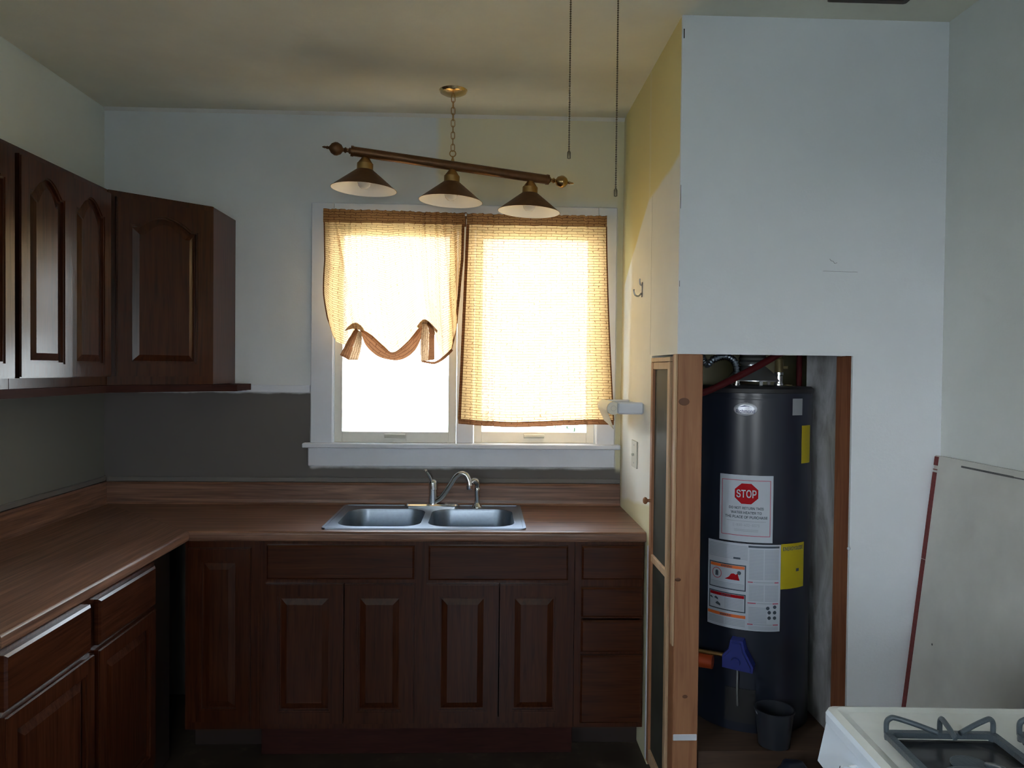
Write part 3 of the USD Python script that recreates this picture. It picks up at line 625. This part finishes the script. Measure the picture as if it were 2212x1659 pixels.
# ------------------------------------------------------------------ pendant lamp over the sink
lamp = thing("pendant_lamp", "tilted brass bar lamp with three cone shades hanging by a chain over the sink", "lamp")
PX, PY = 1.645, -.33
obj("canopy", moved(lathe([(0, -.026), (.010, -.026), (.020, -.022), (.040, -.018), (.056, -.010), (.062, 0), (0, 0)], 36), (PX, PY, H - .0005)), "brass_bright", lamp, smooth=30)
def link(z, turn, h=.0318, w=.008, r=.0019):
    a = [(w * math.cos(t), 0, (h / 2 - w) * (1 if math.sin(t) > 0 else -1) + w * math.sin(t)) for t in np.linspace(0, 2 * math.pi, 18, endpoint=False)]
    m = tube(a, r, 6, closed=True); m = moved(m, (0, 0, 0), (turn, [0, 0, 1])); return moved(m, (PX, PY, z))
zc = H - .036
for i in range(9):
    obj("chain_link", link(zc - i * .0264, 90 * (i % 2) + rng.uniform(-15, 15)), "brass", lamp, smooth=True)
obj("loop_ring", moved(tube([(.013 * math.cos(t), 0, .013 * math.sin(t)) for t in np.linspace(0, 2 * math.pi, 24, endpoint=False)], .0024, 8, closed=True), (PX, PY, zc - 9 * .0264 + .001)), "brass", lamp, smooth=True)
BZ = 2.448
bd = np.array([math.cos(math.radians(11)), math.sin(math.radians(11)), -math.tan(math.radians(4.3))]); bd /= np.linalg.norm(bd)
bo = np.array([PX, PY, BZ]); bside = np.cross(Z, bd); bside /= np.linalg.norm(bside); bup = np.cross(bd, bside)
BL = .435
sup = np.array([math.sin(math.radians(2.6)), 0, math.cos(math.radians(2.6))]); sx_ = np.cross(Y, sup)
obj("bar", [tube([bo + bd * t for t in (-BL, -BL + .012, -BL + .0121, BL - .0121, BL - .012, BL)], [.0225, .0225, .0202, .0202, .0225, .0225], 20)], "brass_dark", lamp, smooth=30)
obj("bar_hook", moved(lathe([(0, 0), (.008, 0), (.006, .012), (.004, .016), (.004, .026), (0, .026)], 14), (PX, PY, BZ + .016)), "brass", lamp, smooth=40)
for s, mt in ((-1, "brass_dark"), (1, "brass")):
    pr = [(0, 0), (.012, 0), (.014, .005), (.008, .010), (.008, .016), (.013, .022), (.008, .028), (.008, .032), (.020, .040), (.0275, .056), (.0275, .066), (.020, .080), (.008, .088), (.005, .092), (.007, .097), (.004, .102), (.005, .108), (.0025, .116), (0, .118)]
    obj("finial", frame_map(lathe(pr, 28), bo + bd * s * BL, bside, s * np.cross(bd, bside), bd * s), "brass_dark" if s < 0 else "brass_ball", lamp, smooth=35)
for t in (-.372, 0.0, .352):
    base = bo + bd * t - bup * .018
    fr = lambda m: frame_map(m, base, sx_, Y, sup)
    sh = thing("shade", parent=lamp)
    obj("socket_cap", fr(lathe([(0, -.056), (.0335, -.056), (.034, -.054), (.034, -.027), (.031, -.024), (.016, -.003), (.014, 0), (0, 0)], 28)), "brass", sh, smooth=30)
    obj("cone", fr(lathe([(.1385, -.136), (.1395, -.1355), (.036, -.0535), (.030, -.0535)], 40)), "brass_dark", sh, smooth=30)
    obj("cone_lining", fr(lathe([(.028, -.0560), (.033, -.0562), (.1375, -.1362)][::-1], 40)), "shade_in", sh, smooth=True, label="white enamel lining")
    obj("bulb", fr(lathe([(0, -.134), (.014, -.131), (.024, -.122), (.0285, -.108), (.025, -.092), (.016, -.076), (.013, -.064), (0, -.062)], 22)), "bulb", sh, smooth=True)

# ------------------------------------------------------------------ water heater
TX, TY, TR, TB, TT = 2.842, -.72, .222, .2405, 1.508
wh = thing("water_heater", "dark grey cylindrical gas water heater with warning labels in the open closet", "water heater")
LOC = (TX, TY, 0)
def cylmap(mesh, edge=.02):
    """Bends a flat mesh (x: degrees * arc, y: height, z: outward) round the tank. x is arc length from the -y side."""
    v, f = trimesh.remesh.subdivide_to_size(mesh.vertices, mesh.faces, edge)
    a = v[:, 0] / TR; r = TR + v[:, 2]
    return trimesh.Trimesh(np.c_[TX + r * np.sin(a), TY - r * np.cos(a), v[:, 1]], f, process=False)
deg = lambda a: math.radians(a) * TR
def flat(a0, a1, z0, z1, lift=.0006, th=.0006, tilt=0.0):
    m = bx((deg(a0), z0, lift), (deg(a1), z1, lift + th)); return cylmap(m)
def words(t, a, z, h, lift=.0016, bold=True, width=None):
    m = meshkit.text_mesh(t, h, .0004, bold)
    if width: m.apply_scale((width / (m.bounds[1, 0] - m.bounds[0, 0]), 1, 1))
    m.apply_translation((deg(a) - m.bounds[:, 0].mean(), z - h / 2, lift)); return cylmap(m, .03)
obj("tank", moved(lathe([(0, 0), (TR, 0), (TR, TT - TB - .045), (TR + .001, TT - TB - .043), (TR + .001, TT - TB - .034), (TR, TT - TB - .032), (TR, TT - TB - .020), (TR - .002, TT - TB - .018)], 96), (TX, TY, TB)), "tank", wh, smooth=30)
obj("tank_cap", moved(lathe([(TR - .001, -.020), (TR + .003, -.018), (TR + .003, -.004), (TR - .006, .004), (0, .010)], 96), (TX, TY, TT)), "tank_cap", wh, smooth=30)
em = lathe([(0, .004), (.6, .0038), (.92, .003), (1, 0)][::-1], 40)
em.apply_scale((deg(10.8), .025, 1)); em.apply_translation((deg(-25.3), 1.4295, .0004)); eb = obj("emblem", cylmap(em), "emblem", wh, smooth=True, label="oval silver maker's emblem")
obj("emblem_lettering", words("Richmond", -25.0, 1.4225, .0125, .0042, width=.066), "emblem_blue", wh)
sw = Polygon([(-.026, .004), (-.004, .0115), (.030, .003), (.004, .0075)])
obj("emblem_roof_mark", cylmap(moved(prism(sw, .0004), (deg(-25), 1.4325, .0042))), "emblem_blue", wh)
# stop notice
lb = obj("stop_notice", flat(-48.4, 1.4, .943, 1.188, .0016), "label_white", wh, label="white notice with a red octagon")
bw = .0022
a0, a1, z0, z1 = -46.2, -.9, .965, 1.170
obj("notice_border", [flat(a0, a1, z1 - bw, z1, .0024, .0003), flat(a0, a1, z0, z0 + bw, .0024, .0003), flat(a0, a0 + .6, z0, z1, .0024, .0003), flat(a1 - .6, a1, z0, z1, .0024, .0003)], "label_pink", wh)
oc = Polygon([(.0445 * math.cos(t), .0405 * math.sin(t)) for t in np.arange(8) * math.pi / 4 + math.pi / 8])
obj("octagon", cylmap(moved(prism(oc, .0003), (deg(-23), 1.120, .0024))), "label_red", wh)
obj("notice_lettering", words("STOP", -23, 1.120, .027, .0028, width=.070), "label_white", wh)
obj("notice_lettering", [words("DO NOT RETURN THIS", -23, 1.067, .0088, .0024, width=.122), words("WATER HEATER TO", -23, 1.0505, .0088, .0024, width=.108), words("THE PLACE OF PURCHASE", -23, 1.034, .0092, .0024, width=.150)], "label_ink", wh)
obj("notice_lettering", words("1-800-432-8373", -23, 1.005, .0088, .0024, width=.094), "label_grey", wh)
obj("notice_small_print", [flat(-41, -5, 1.018, 1.020, .0024, .0003), flat(-34, -12, .987, .989, .0024, .0003), flat(-34, -12, .982, .984, .0024, .0003)], "label_grey", wh)
# big instruction sheet
obj("instruction_sheet", flat(-61.2, 10.0, .618, .936, .0006), "label_white", wh, label="large white instruction sheet with warning boxes")
P = lambda a, b, c, d, mt, nm, l=.0014: obj(nm, flat(a, b, c, d, l, .0003), mt, wh)
P(-60, -21, .8755, .928, "print", "small_print"); P(-34, -27.5, .8765, .8835, "label_ink", "print_block", .0019)
def boxed(a0, a1, z0, z1, bar, word):
    obj("warning_box", [flat(a0, a1, z1 - .004, z1, .0014, .0003), flat(a0, a1, z0, z0 + .004, .0014, .0003), flat(a0, a0 + 1.1, z0, z1, .0014, .0003), flat(a1 - 1.1, a1, z0, z1, .0014, .0003)], "label_ink", wh)
    P(a0 + 1.4, a1 - 1.4, z1 - .016, z1 - .005, bar, "warning_bar")
    obj("warning_lettering", words(word, (a0 + a1) / 2, z1 - .0105, .0065, .0019), "label_ink", wh)
boxed(-59.2, -22.2, .760, .856, "label_orange", "WARNING"); boxed(-59.2, -22.2, .680, .748, "label_red", "DANGER")
P(-57.5, -24, .766, .787, "print", "small_print"); P(-42.5, -24.5, .688, .730, "print", "small_print")
can = Polygon([(-.006, -.010), (.006, -.010), (.006, .006), (.003, .010), (-.003, .010), (-.006, .006)])
obj("pictogram", cylmap(moved(prism(can, .0003), (deg(-50.5), .815, .0019))), "label_ink", wh)
no = Point(0, 0).buffer(.020).difference(Point(0, 0).buffer(.0172))
obj("pictogram", cylmap(moved(prism(no, .0003), (deg(-50.5), .815, .0019))), "label_pink", wh)
fire = Polygon([(-.030, -.014), (-.014, -.004), (-.006, .008), (.004, .010), (.012, .006), (.018, .012), (.022, -.004), (.026, -.014)])
obj("pictogram", cylmap(moved(prism(fire, .0003), (deg(-34.5), .812, .0019))), "label_red", wh)
obj("pictogram", cylmap(moved(prism(Point(0, 0).buffer(.007), .0003), (deg(-28.5), .826, .0019))), "label_ink", wh)
for a, z, s in ((-56.5, .720, .006), (-51, .720, .008), (-49, .700, .010)):
    obj("pictogram", cylmap(moved(prism(Polygon([(-s, 0), (-s * .2, s * .8), (s, s * .1), (s * 1.1, -s * .7), (s * .1, -s * .4)]), .0003), (deg(a), z, .0019))), "label_ink", wh)
P(-60.5, -22.2, .659, .670, "label_orange", "warning_bar"); obj("warning_lettering", words("WARNING", -41, .6645, .0065, .0019), "label_ink", wh)
P(-60, -42.5, .628, .654, "print", "small_print"); P(-41.5, -22.5, .628, .654, "print", "small_print")
P(-20.4, 8.4, .9235, .9305, "label_ink", "print_heading"); P(-19.5, -6.5, .806, .916, "print", "small_print"); P(-5.5, 8, .806, .916, "print", "small_print")
for z, segs in ((.795, ((-20.5, -16), (4, 8))), (.718, ((-20.5, -13), (2.5, 8))), (.640, ((-20.5, -15.5), (3, 8)))):
    for q in segs: P(*q, z, z + .004, "label_pink", "print_rule")
    P(segs[0][1] + .6, segs[1][0] - .6, z + .0005, z + .0035, "label_grey", "print_rule")
P(-19.5, -6, .728, .788, "print", "small_print"); P(-5, 8, .728, .788, "print", "small_print"); P(-19.5, -3, .646, .708, "print", "small_print"); P(-19.5, 8, .624, .636, "print", "small_print")
for a, z in ((-2.0, .7035), (4.6, .708), (-.6, .688), (4.6, .688), (-.6, .668), (4.6, .668)):
    obj("pictogram", cylmap(moved(prism(Point(0, 0).buffer(.0062), .0003), (deg(a), z, .0019))), "label_ink", wh)
obj("energy_label", flat(10.2, 40, .772, .938, .0006), "label_yellow", wh, label="yellow energy label")
obj("energy_lettering", [words("ENERGYGUIDE", 25, .920, .013, .0014, width=.098), flat(28, 32, .833, .844, .0014, .0003)], "label_ink", wh)
obj("small_tag", flat(20.3, 33.4, 1.409, 1.470, .0006), plain("grey_tag", (0.30, 0.32, 0.34), .6), wh); obj("side_label", flat(33.4, 50, 1.23, 1.37, .0006), "label_yellow", wh)
# flue, hood and water connections on top
FXc = TX
obj("draft_hood", moved(lathe([(0, 0), (.105, 0), (.105, .004), (.070, .040), (.048, .058), (.044, .060), (.044, .066), (0, .066)], 36), (FXc, TY, TT + .022)), "galv", wh, smooth=30)
for a in (30, 150, 270):
    obj("hood_leg", bx((FXc + .095 * math.cos(math.radians(a)) - .006, TY + .095 * math.sin(math.radians(a)) - .002, TT + .002), (FXc + .095 * math.cos(math.radians(a)) + .006, TY + .095 * math.sin(math.radians(a)) + .002, TT + .024)), "galv", wh)
rib = [(0, 0)]
for i in range(26): rib += [(.0475, i * .016), (.0515, i * .016 + .008)]
obj("flue_pipe", moved(lathe(rib + [(0, 26 * .016)], 32), (FXc, TY, TT + .088)), "galv", wh, smooth=40)
def corrugated(path, r=.0115):
    p = smooth_path(path, 14); d = np.r_[0, np.cumsum(np.linalg.norm(np.diff(p, axis=0), axis=1))]; n = int(d[-1] / .0035)
    q = np.array([np.interp(np.linspace(0, d[-1], n), d, p[:, k]) for k in range(3)]).T
    return tube(q, r + .0022 * np.sin(np.arange(n) * math.pi * 2 / 3.0), 12)
HX, HY = TX - .085, TY - .06
obj("nipple", moved(lathe([(0, 0), (.016, 0), (.016, .012), (.013, .014), (.013, .045), (0, .045)], 16), (HX, HY, TT)), "chrome", wh, smooth=30)
obj("connector_hose", corrugated([(HX, HY, TT + .04), (HX + .002, HY, TT + .075), (HX - .012, HY, TT + .104), (HX - .045, HY, TT + .118), (HX - .085, HY + .01, TT + .105), (HX - .105, HY + .03, TT + .085), (HX - .12, HY + .06, TT + .14), (HX - .12, HY + .09, TT + .3)]), "steel", wh, smooth=True)
GX, GY = TX + .085, TY - .05
obj("nipple", moved(lathe([(0, 0), (.018, 0), (.018, .014), (.0145, .016), (.0145, .045), (.0165, .047), (.0165, .058), (0, .058)], 16), (GX, GY, TT)), "chrome", wh, smooth=30)
obj("shutoff_valve", [moved(lathe([(0, 0), (.016, 0), (.016, .05), (.013, .055), (.013, .2), (0, .2)], 16), (GX, GY, TT + .058)), bx((GX + .012, GY - .006, TT + .07), (GX + .034, GY + .006, TT + .084), .002)], "brass_dull", wh, smooth=30)
obj("relief_valve", moved(lathe([(0, 0), (.020, 0), (.020, .012), (0, .014)], 16), (GX + .045, GY + .03, TT - .001)), "brass_dull", wh, smooth=30)
# gas control
vz = .535; vn = lambda a: (np.array([math.sin(a), -math.cos(a), 0]), np.array([math.cos(a), math.sin(a), 0]))
an = math.radians(-28); no_, tu = vn(an)
vo = np.array([TX, TY, 0]) + no_ * (TR - .004)
gv = Polygon([(-.022, .055), (.022, .055), (.030, .020), (.060, -.035), (.058, -.056), (-.050, -.050), (-.050, -.005), (-.028, .020)])
gp = np.array(gv.buffer(-.0).exterior.coords)[:-1][::-1] if False else None
obj("gas_valve", [frame_map(prism(gv, .050), vo + Z * vz, tu, Z, no_), frame_map(prism(gv.buffer(-.008), .010, .05), vo + Z * vz, tu, Z, no_)], "blue", wh, label="blue gas control valve")
obj("valve_dial", frame_map(lathe([(0, 0), (.017, 0), (.016, .012), (0, .013)], 20), vo + Z * (vz - .020) + no_ * .060, tu, Z, no_), "blue", wh, smooth=30)
pp = vo + no_ * .028 + Z * (vz - .012)
obj("gas_pipe", tube([pp - tu * .045, pp - tu * .16], .008, 10), "brass", wh, smooth=40)
obj("pipe_cap", tube([pp - tu * .088 - Z * .034, pp - tu * .15 - Z * .034], [.026, .026], 16), "orange", wh, smooth=40, label="orange plastic cap")
obj("burner_tube", tube(smooth_path([vo + no_ * .02 + Z * (vz - .05), vo + no_ * .02 + Z * (vz - .14), vo + no_ * .006 + Z * (vz - .2)]), .004, 8), "alu", wh, smooth=True)
obj("access_cover", flat(-40, -12, .275, .40, .0006, .004), "tank_cap", wh)
rp = thing("red_pipe", "dark red plastic tube slanting across above the water heater", "pipe")
obj("tube", tube(smooth_path([(2.548, -.962, 1.480), (2.60, -.962, 1.498), (2.662, -.960, 1.527), (2.762, -.955, 1.578), (2.84, -.95, 1.622), (2.93, -.945, 1.68), (3.00, -.94, 1.76)]), .0125, 12), "red_pipe", rp, smooth=True)
obj("relief_tube", tube([(3.050, -.664, TT + .0035), (3.050, -.664, 2.1)], .011, 12), "red_pipe", wh, smooth=True, label="upright dark red tube")
bk = thing("bucket", "small dark bucket standing in front of the water heater", "bucket", (2.835, -1.022, .2405))
obj("bucket_body", lathe([(0, .003), (.054, .003), (.0655, .125), (.070, .125), (.070, .131), (.064, .131), (.0525, .006), (.0, .006)][::1], 36), "bucket", bk, smooth=30)
obj("handle", tube([(.068 * math.cos(t), .068 * math.sin(t) * -.25 - .045 * 0, .126 - .035 * math.sin(t)) for t in np.linspace(0, math.pi, 20)], .002, 6), "steel", bk, smooth=True)
bg = thing("trash_bag", "dark navy plastic bag slumped on the floor at the closet sill", "bag", (2.825, -1.235, 0))
s = trimesh.creation.icosphere(4, 1.0); v = s.vertices.copy(); n_ = meshkit.fbm(v * 2.2 + 5, 4, 3)[:, None]; v = v * (.80 + .42 * n_) * np.array([.100, .075, .150])
v[:, 2] += .135; v[:, 2] = np.minimum(v[:, 2], .285 + .15 * (v[:, 2] - .285)); v[:, 2] = np.maximum(v[:, 2], .002); v[:, 1] = np.minimum(v[:, 1], .10)
obj("bag_body", trimesh.Trimesh(v, s.faces, process=False), "bag", bg, smooth=True)

# ------------------------------------------------------------------ small things on the closet's side wall
th = thing("paper_towel_holder", "white wall arm holding a nearly empty paper towel roll beside the window", "paper towel holder")
ty0 = -.535
obj("arm", [bx((W - .108, ty0 - .004, 1.385), (W - .0005, ty0 + .012, 1.435), .006)], "white_plastic", th)
obj("arm", [bx((W - .108, ty0 + .292, 1.385), (W - .0005, ty0 + .308, 1.435), .006)], "white_plastic", th)
obj("back_plate", bx((W - .006, ty0 + .012, 1.390), (W - .0005, ty0 + .292, 1.430), .002), "white_plastic", th)
roll = thing("paper_towel_roll", "cream paper towel roll with a short loose end hanging down", "paper towel")
rc = (W - .122, 1.409)
obj("roll", frame_map(lathe([(0, 0), (.025, 0), (.0275, .0015), (.0275, .2685), (.025, .27), (0, .27)], 32), (rc[0], ty0 + .015, rc[1]), X, -Z, Y), "paper", roll, smooth=30)
obj("core", frame_map(lathe([(.010, -.0012), (.0115, -.0012), (.0115, .0), (.010, .0), (.010, -.0012)], 24), (rc[0], ty0 + .015, rc[1]), X, -Z, Y), "ivory", roll, smooth=30)
fl = [(rc[0] - .0285, 1.409), (rc[0] - .027, 1.398), (rc[0] - .018, 1.376), (rc[0] - .010, 1.355), (rc[0] - .004, 1.340), (rc[0] + .002, 1.322)]
pts = smooth_path([(a, 0, b) for a, b in fl]); ni = len(pts)
m, uv = grid_mesh(lambda s, t: (pts[int(t * (ni - 1))][0], ty0 + .020 + .26 * s + .004 * math.sin(7 * s) * t, pts[int(t * (ni - 1))][2] + .02 * s * t), 10, ni - 1, lambda s, t: (s, t))
m2 = m.copy(); m2.vertices[:, 0] += .0012; m2.invert()
obj("loose_sheet", [m, m2], "paper", roll, smooth=True)
sw = thing("light_switch", "ivory toggle switch plate on the closet side wall below the paper towels", "switch")
obj("plate", bx((W - .006, -.43, 1.145), (W - .0005, -.315, 1.262), .002), "ivory", sw)
obj("toggle", bx((W - .018, -.378, 1.196), (W - .005, -.367, 1.208), .003), "ivory", sw)
for z in (1.165, 1.243): obj("screw", frame_map(lathe([(0, 0), (.003, 0), (.002, .001), (0, .0012)], 10), (W - .006, -.372, z), Y, Z, -X), "steel", sw)
hk = thing("wall_hook", "grey double prong hook on the closet side wall above the paper towels", "hook")
obj("plate", bx((W - .004, -.487, 1.875), (W - .0005, -.471, 1.938), .0015), "galv", hk)
obj("prong", tube(smooth_path([(W - .004, -.479, 1.892), (W - .016, -.479, 1.880), (W - .030, -.479, 1.884), (W - .036, -.479, 1.900), (W - .036, -.479, 1.908)]), .0035, 10), "galv", hk, smooth=True)
obj("prong", tube(smooth_path([(W - .004, -.479, 1.925), (W - .010, -.479, 1.930), (W - .012, -.479, 1.945), (W - .011, -.479, 1.953)]), .003, 10), "galv", hk, smooth=True)

# ------------------------------------------------------------------ board leaning on the right wall
lbd = thing("wall_board", "grey board with a dark red edge leaning against the right wall behind the stove", "board")
P0, P1 = np.array([3.355, 0, 1.285]), np.array([3.209, 0, .002])
dn_ = (P1 - P0) / np.linalg.norm(P1 - P0); nn = np.array([dn_[2], 0, -dn_[0]]); nn = nn if nn[0] < 0 else -nn
lenb = np.linalg.norm(P1 - P0); yb0, yb1 = YC - .003, -2.15
def onb(a0, a1, y0, y1, w0, w1):   # along the slope, along y, outward
    return frame_map(bx((a0, y0, w0), (a1, y1, w1)), P0, dn_, Y, np.cross(dn_, Y))
sgn = 1 if np.cross(dn_, Y)[0] < 0 else -1
obj("sheet", onb(0, lenb - .004, yb1, yb0 - .0005, 0, -.013 * sgn), "board", lbd)
for a0, a1 in ((.004, .034), (.047, .050), (.058, .36), (.362, lenb - .01)):
    obj("edge_strip", onb(a0, a1, yb0 - .022, yb0, -.013 * sgn, .0022 * sgn), "board_red", lbd)
obj("crack", [onb(.018, .024, -1.50, -1.25, 0, .0012 * sgn), onb(.0195, .0235, -2.1, -1.50, 0, .0012 * sgn)], "scratch", lbd)
obj("nail_hole", frame_map(lathe([(0, 0), (.004, 0), (0, .002)], 8), P0 + dn_ * .62 + Y * (-1.22) + np.cross(dn_, Y) * sgn * .0004, Y, dn_, np.cross(Y, dn_) * sgn * -1 if False else np.cross(Y, dn_)), "scratch", lbd)

# ------------------------------------------------------------------ stove
SR = -2.5
st = thing("stove", "white gas stove with a sloped control panel in the lower right corner", "stove", (2.478, -2.232, 0), SR)
SW_, SD = .76, .62        # along -y, along +x
obj("body", bx((.012, -SW_ + .004, .03), (SD, -.004, .80), .006), "stove", st)
pnl = Polygon([(-.022, .802), (-.006, .880), (.06, .880), (.06, .802)])
obj("control_panel", prism(pnl, SW_ - .006).apply_transform(np.array([[1, 0, 0, 0], [0, 0, -1, -.003], [0, 1, 0, 0], [0, 0, 0, 1.0]])), "stove", st)
lip = [rrect(-.014, -SW_, SD, 0, .022), rrect(-.014, -SW_, SD, 0, .022), rrect(-.010, -SW_ + .004, SD - .004, -.004, .020), rrect(.004, -SW_ + .016, SD - .016, -.016, .016), rrect(.020, -SW_ + .030, SD - .030, -.030, .014)]
zs = [.886, .903, .911, .915, .911]
parts = [loft(ring(a), ring(b), za, zb_, k == 3) for k, (a, b, za, zb_) in enumerate(zip(lip[:-1], lip[1:], zs[:-1], zs[1:]))]
bt = lip[0]; tv, tf = trimesh.creation.triangulate_polygon(bt, engine="earcut")
parts.append(trimesh.Trimesh(np.c_[tv, np.full(len(tv), .886)], tf[:, ::-1], process=False))
obj("cooktop_lip", parts[:2] + parts[-1:], "stove", st, smooth=40)
obj("cooktop", parts[2:-1], "stove_top", st, smooth=40)
for i, y in enumerate((-.15, -.30, -.46, -.61)):
    ko = np.array([-.0135, y, .843]); kn_ = np.array([-.078, 0, .016]); kn_ /= np.linalg.norm(kn_); ku = np.array([0, -1.0, 0]); kv = np.cross(kn_, ku)
    kb = thing("knob", parent=st)
    obj("knob_skirt", frame_map(lathe([(0, 0), (.024, 0), (.021, .010), (.017, .012), (0, .012)], 28), ko, ku, kv, kn_), "stove", kb, smooth=30)
    obj("knob_grip", frame_map(bx((-.006, -.019, .010), (.006, .019, .030), .004), ko, ku, kv, kn_), "white_plastic", kb)
    obj("knob_mark", frame_map(bx((-.001, .006, .0300), (.001, .018, .0306)), ko, ku, kv, kn_), "black", kb)
obj("oven_door", bx((-.014, -SW_ + .01, .16), (.010, -.01, .785), .006), "stove", st)
obj("oven_handle", [bx((-.050, -SW_ + .08, .735), (-.034, -.08, .752), .005), bx((-.036, -SW_ + .10, .738), (-.013, -SW_ + .12, .750)), bx((-.036, -.12, .738), (-.013, -.10, .750))], "stove", st)
BS = [(.135, -.245), (.370, -.245), (.135, -.520), (.370, -.520)]
for i, (x, y) in enumerate(BS):
    obj("burner_well", prism(rrect(x - .094, y - .094, x + .094, y + .094, .012), .0016, .9148), "pan", st)
    obj("burner_pan", moved(lathe([(0, -.001), (.030, -.001), (.070, -.001), (.086, .0005), (.090, .0010), (.088, .000)], 36), (x, y, .9163)), "pan", st, smooth=30)
    obj("burner_head", moved(lathe([(0, .009), (.026, .008), (.030, .006), (.030, .004), (.020, .0025), (.018, .001)][::-1], 28), (x, y, .9155)), "grate", st, smooth=30)
def make_grate(label, loc):
    g = thing("burner_grate", label, "grate", loc, SR, group=None)
    h = .100; fr = rrect(-h, -h, h, h, .012).difference(rrect(-h + .012, -h + .012, h - .012, h - .012, .008))
    obj("grate_ring", [prism(fr, .010, .004)] + [moved(trimesh.creation.cylinder(.006, .006, sections=10), (a * (h - .008), b * (h - .008), .003)) for a in (-1, 1) for b in (-1, 1)], "grate", g)
    for dx, dy in ((-1, 1), (0, 1), (1, 1), (-1, -1), (0, -1), (1, -1)):
        p0 = np.array([dx * (h - .006), dy * (h - .006), .010]); inn = np.array([-dx, -dy, 0.0]); inn[0] *= (.075 if dy else .06); inn[1] *= (.030 if dx else .05)
        pts = [p0, p0 + Z * .020, p0 + Z * .028 + inn * .07, p0 + Z * .030 + inn * .18, p0 + Z * .024 + inn * .6, p0 + Z * .016 + inn * 1.0]
        obj("finger", tube(smooth_path(pts, 6), .0046, 8), "grate", g, smooth=True)
    return g
rot = lambda x, y: (2.478 + x * math.cos(math.radians(SR)) - y * math.sin(math.radians(SR)), -2.232 + x * math.sin(math.radians(SR)) + y * math.cos(math.radians(SR)), .9168)
g0 = make_grate("grey iron burner grate nearest the stove's left back corner in view", rot(*BS[0]))
copy(g0, rot(*BS[1]), SR, label="grey iron burner grate cut off by the photo's right edge", category="grate")
copy(g0, rot(*BS[2]), SR, label="near left burner grate below the photo's bottom edge", category="grate")
copy(g0, rot(*BS[3]), SR, label="near right burner grate outside the photo's corner", category="grate")

# ------------------------------------------------------------------ ceiling fan above the camera's view, its two pull chains in view
fan = thing("ceiling_fan", "ceiling fan whose two long bead pull chains hang down right of the brass lamp", "ceiling fan", (1.95, -2.58, 0))
obj("canopy", lathe([(0, H - .05), (.05, H - .05), (.07, H - .02), (.07, H - .0005), (0, H - .0005)], 28), "brass_dark", fan, smooth=30)
obj("downrod", lathe([(0, 2.58), (.012, 2.58), (.012, H - .045), (0, H - .045)], 14), "brass_dark", fan, smooth=30)
obj("motor_housing", lathe([(0, 2.36), (.05, 2.365), (.06, 2.40), (.10, 2.43), (.115, 2.47), (.115, 2.54), (.07, 2.585), (0, 2.59)], 36), "brass_dark", fan, smooth=30)
for k in range(4):
    a = math.radians(45 + 90 * k); b = bx((.20, -.065, 2.462), (.56, .065, 2.470), .003); ir = bx((.09, -.018, 2.458), (.24, .018, 2.463))
    obj("blade", moved(b, (0, 0, 0), (math.degrees(a), [0, 0, 1])), "fan", fan); obj("blade_bracket", moved(ir, (0, 0, 0), (math.degrees(a), [0, 0, 1])), "brass_dark", fan)
for x, zb_ in ((-.036, 1.881), (.034, 1.827)):
    n = int((2.375 - zb_) / .0034); s = trimesh.creation.icosphere(1, .00145)
    beads = [moved(s, (x, 0, 2.375 - i * .0034)) for i in range(n)] + [tube([(x, 0, 2.375), (x, 0, zb_)], .0005, 4), moved(lathe([(0, -.004), (.0026, -.003), (.0026, .006), (.001, .009), (0, .009)], 10), (x, 0, zb_))]
    obj("pull_chain", beads, "bead", fan, smooth=True)
vr = thing("ceiling_register", "brown slotted register on the ceiling at the very top of the photo", "vent", (3.016, -1.36, H))
obj("register_frame", prism(rrect(-.13, -.13, .13, .13, .01).difference(sbox(-.11, -.11, .11, .11)), .008, -.0085), "register", vr)
for i in range(9): obj("louver", bx((-.109, -.102 + i * .025, -.008), (.109, -.090 + i * .025, -.0005)), "register", vr)
sh = thing("shrub", "dark leafy twig tips showing under the right curtain outside the window", "shrub", (2.275, .75, -.3))
lv = []
for i in range(26):
    a = rng.uniform(0, 6.28); r = rng.uniform(0, .085); z = rng.uniform(1.40, 1.548); q = bx((-.012, -.004, -.001), (.012, .004, .001), .001)
    q = moved(q, (0, 0, 0), (rng.uniform(0, 180), [rng.uniform(-1, 1), rng.uniform(-1, 1), rng.uniform(-1, 1)])); lv.append(moved(q, (r * math.cos(a), r * math.sin(a), z)))
obj("foliage", lv, "leaf", sh, kind="stuff")
obj("stem", [tube([(0, 0, 0), (.01, 0, .8), (.0, .02, 1.46)], .006, 6), tube([(0.01, 0, .8), (.04, 0, 1.2), (.05, .02, 1.44)], .004, 6), tube([(0.01, 0, .8), (-.04, 0, 1.2), (-.05, .02, 1.44)], .004, 6)], "leaf", sh)
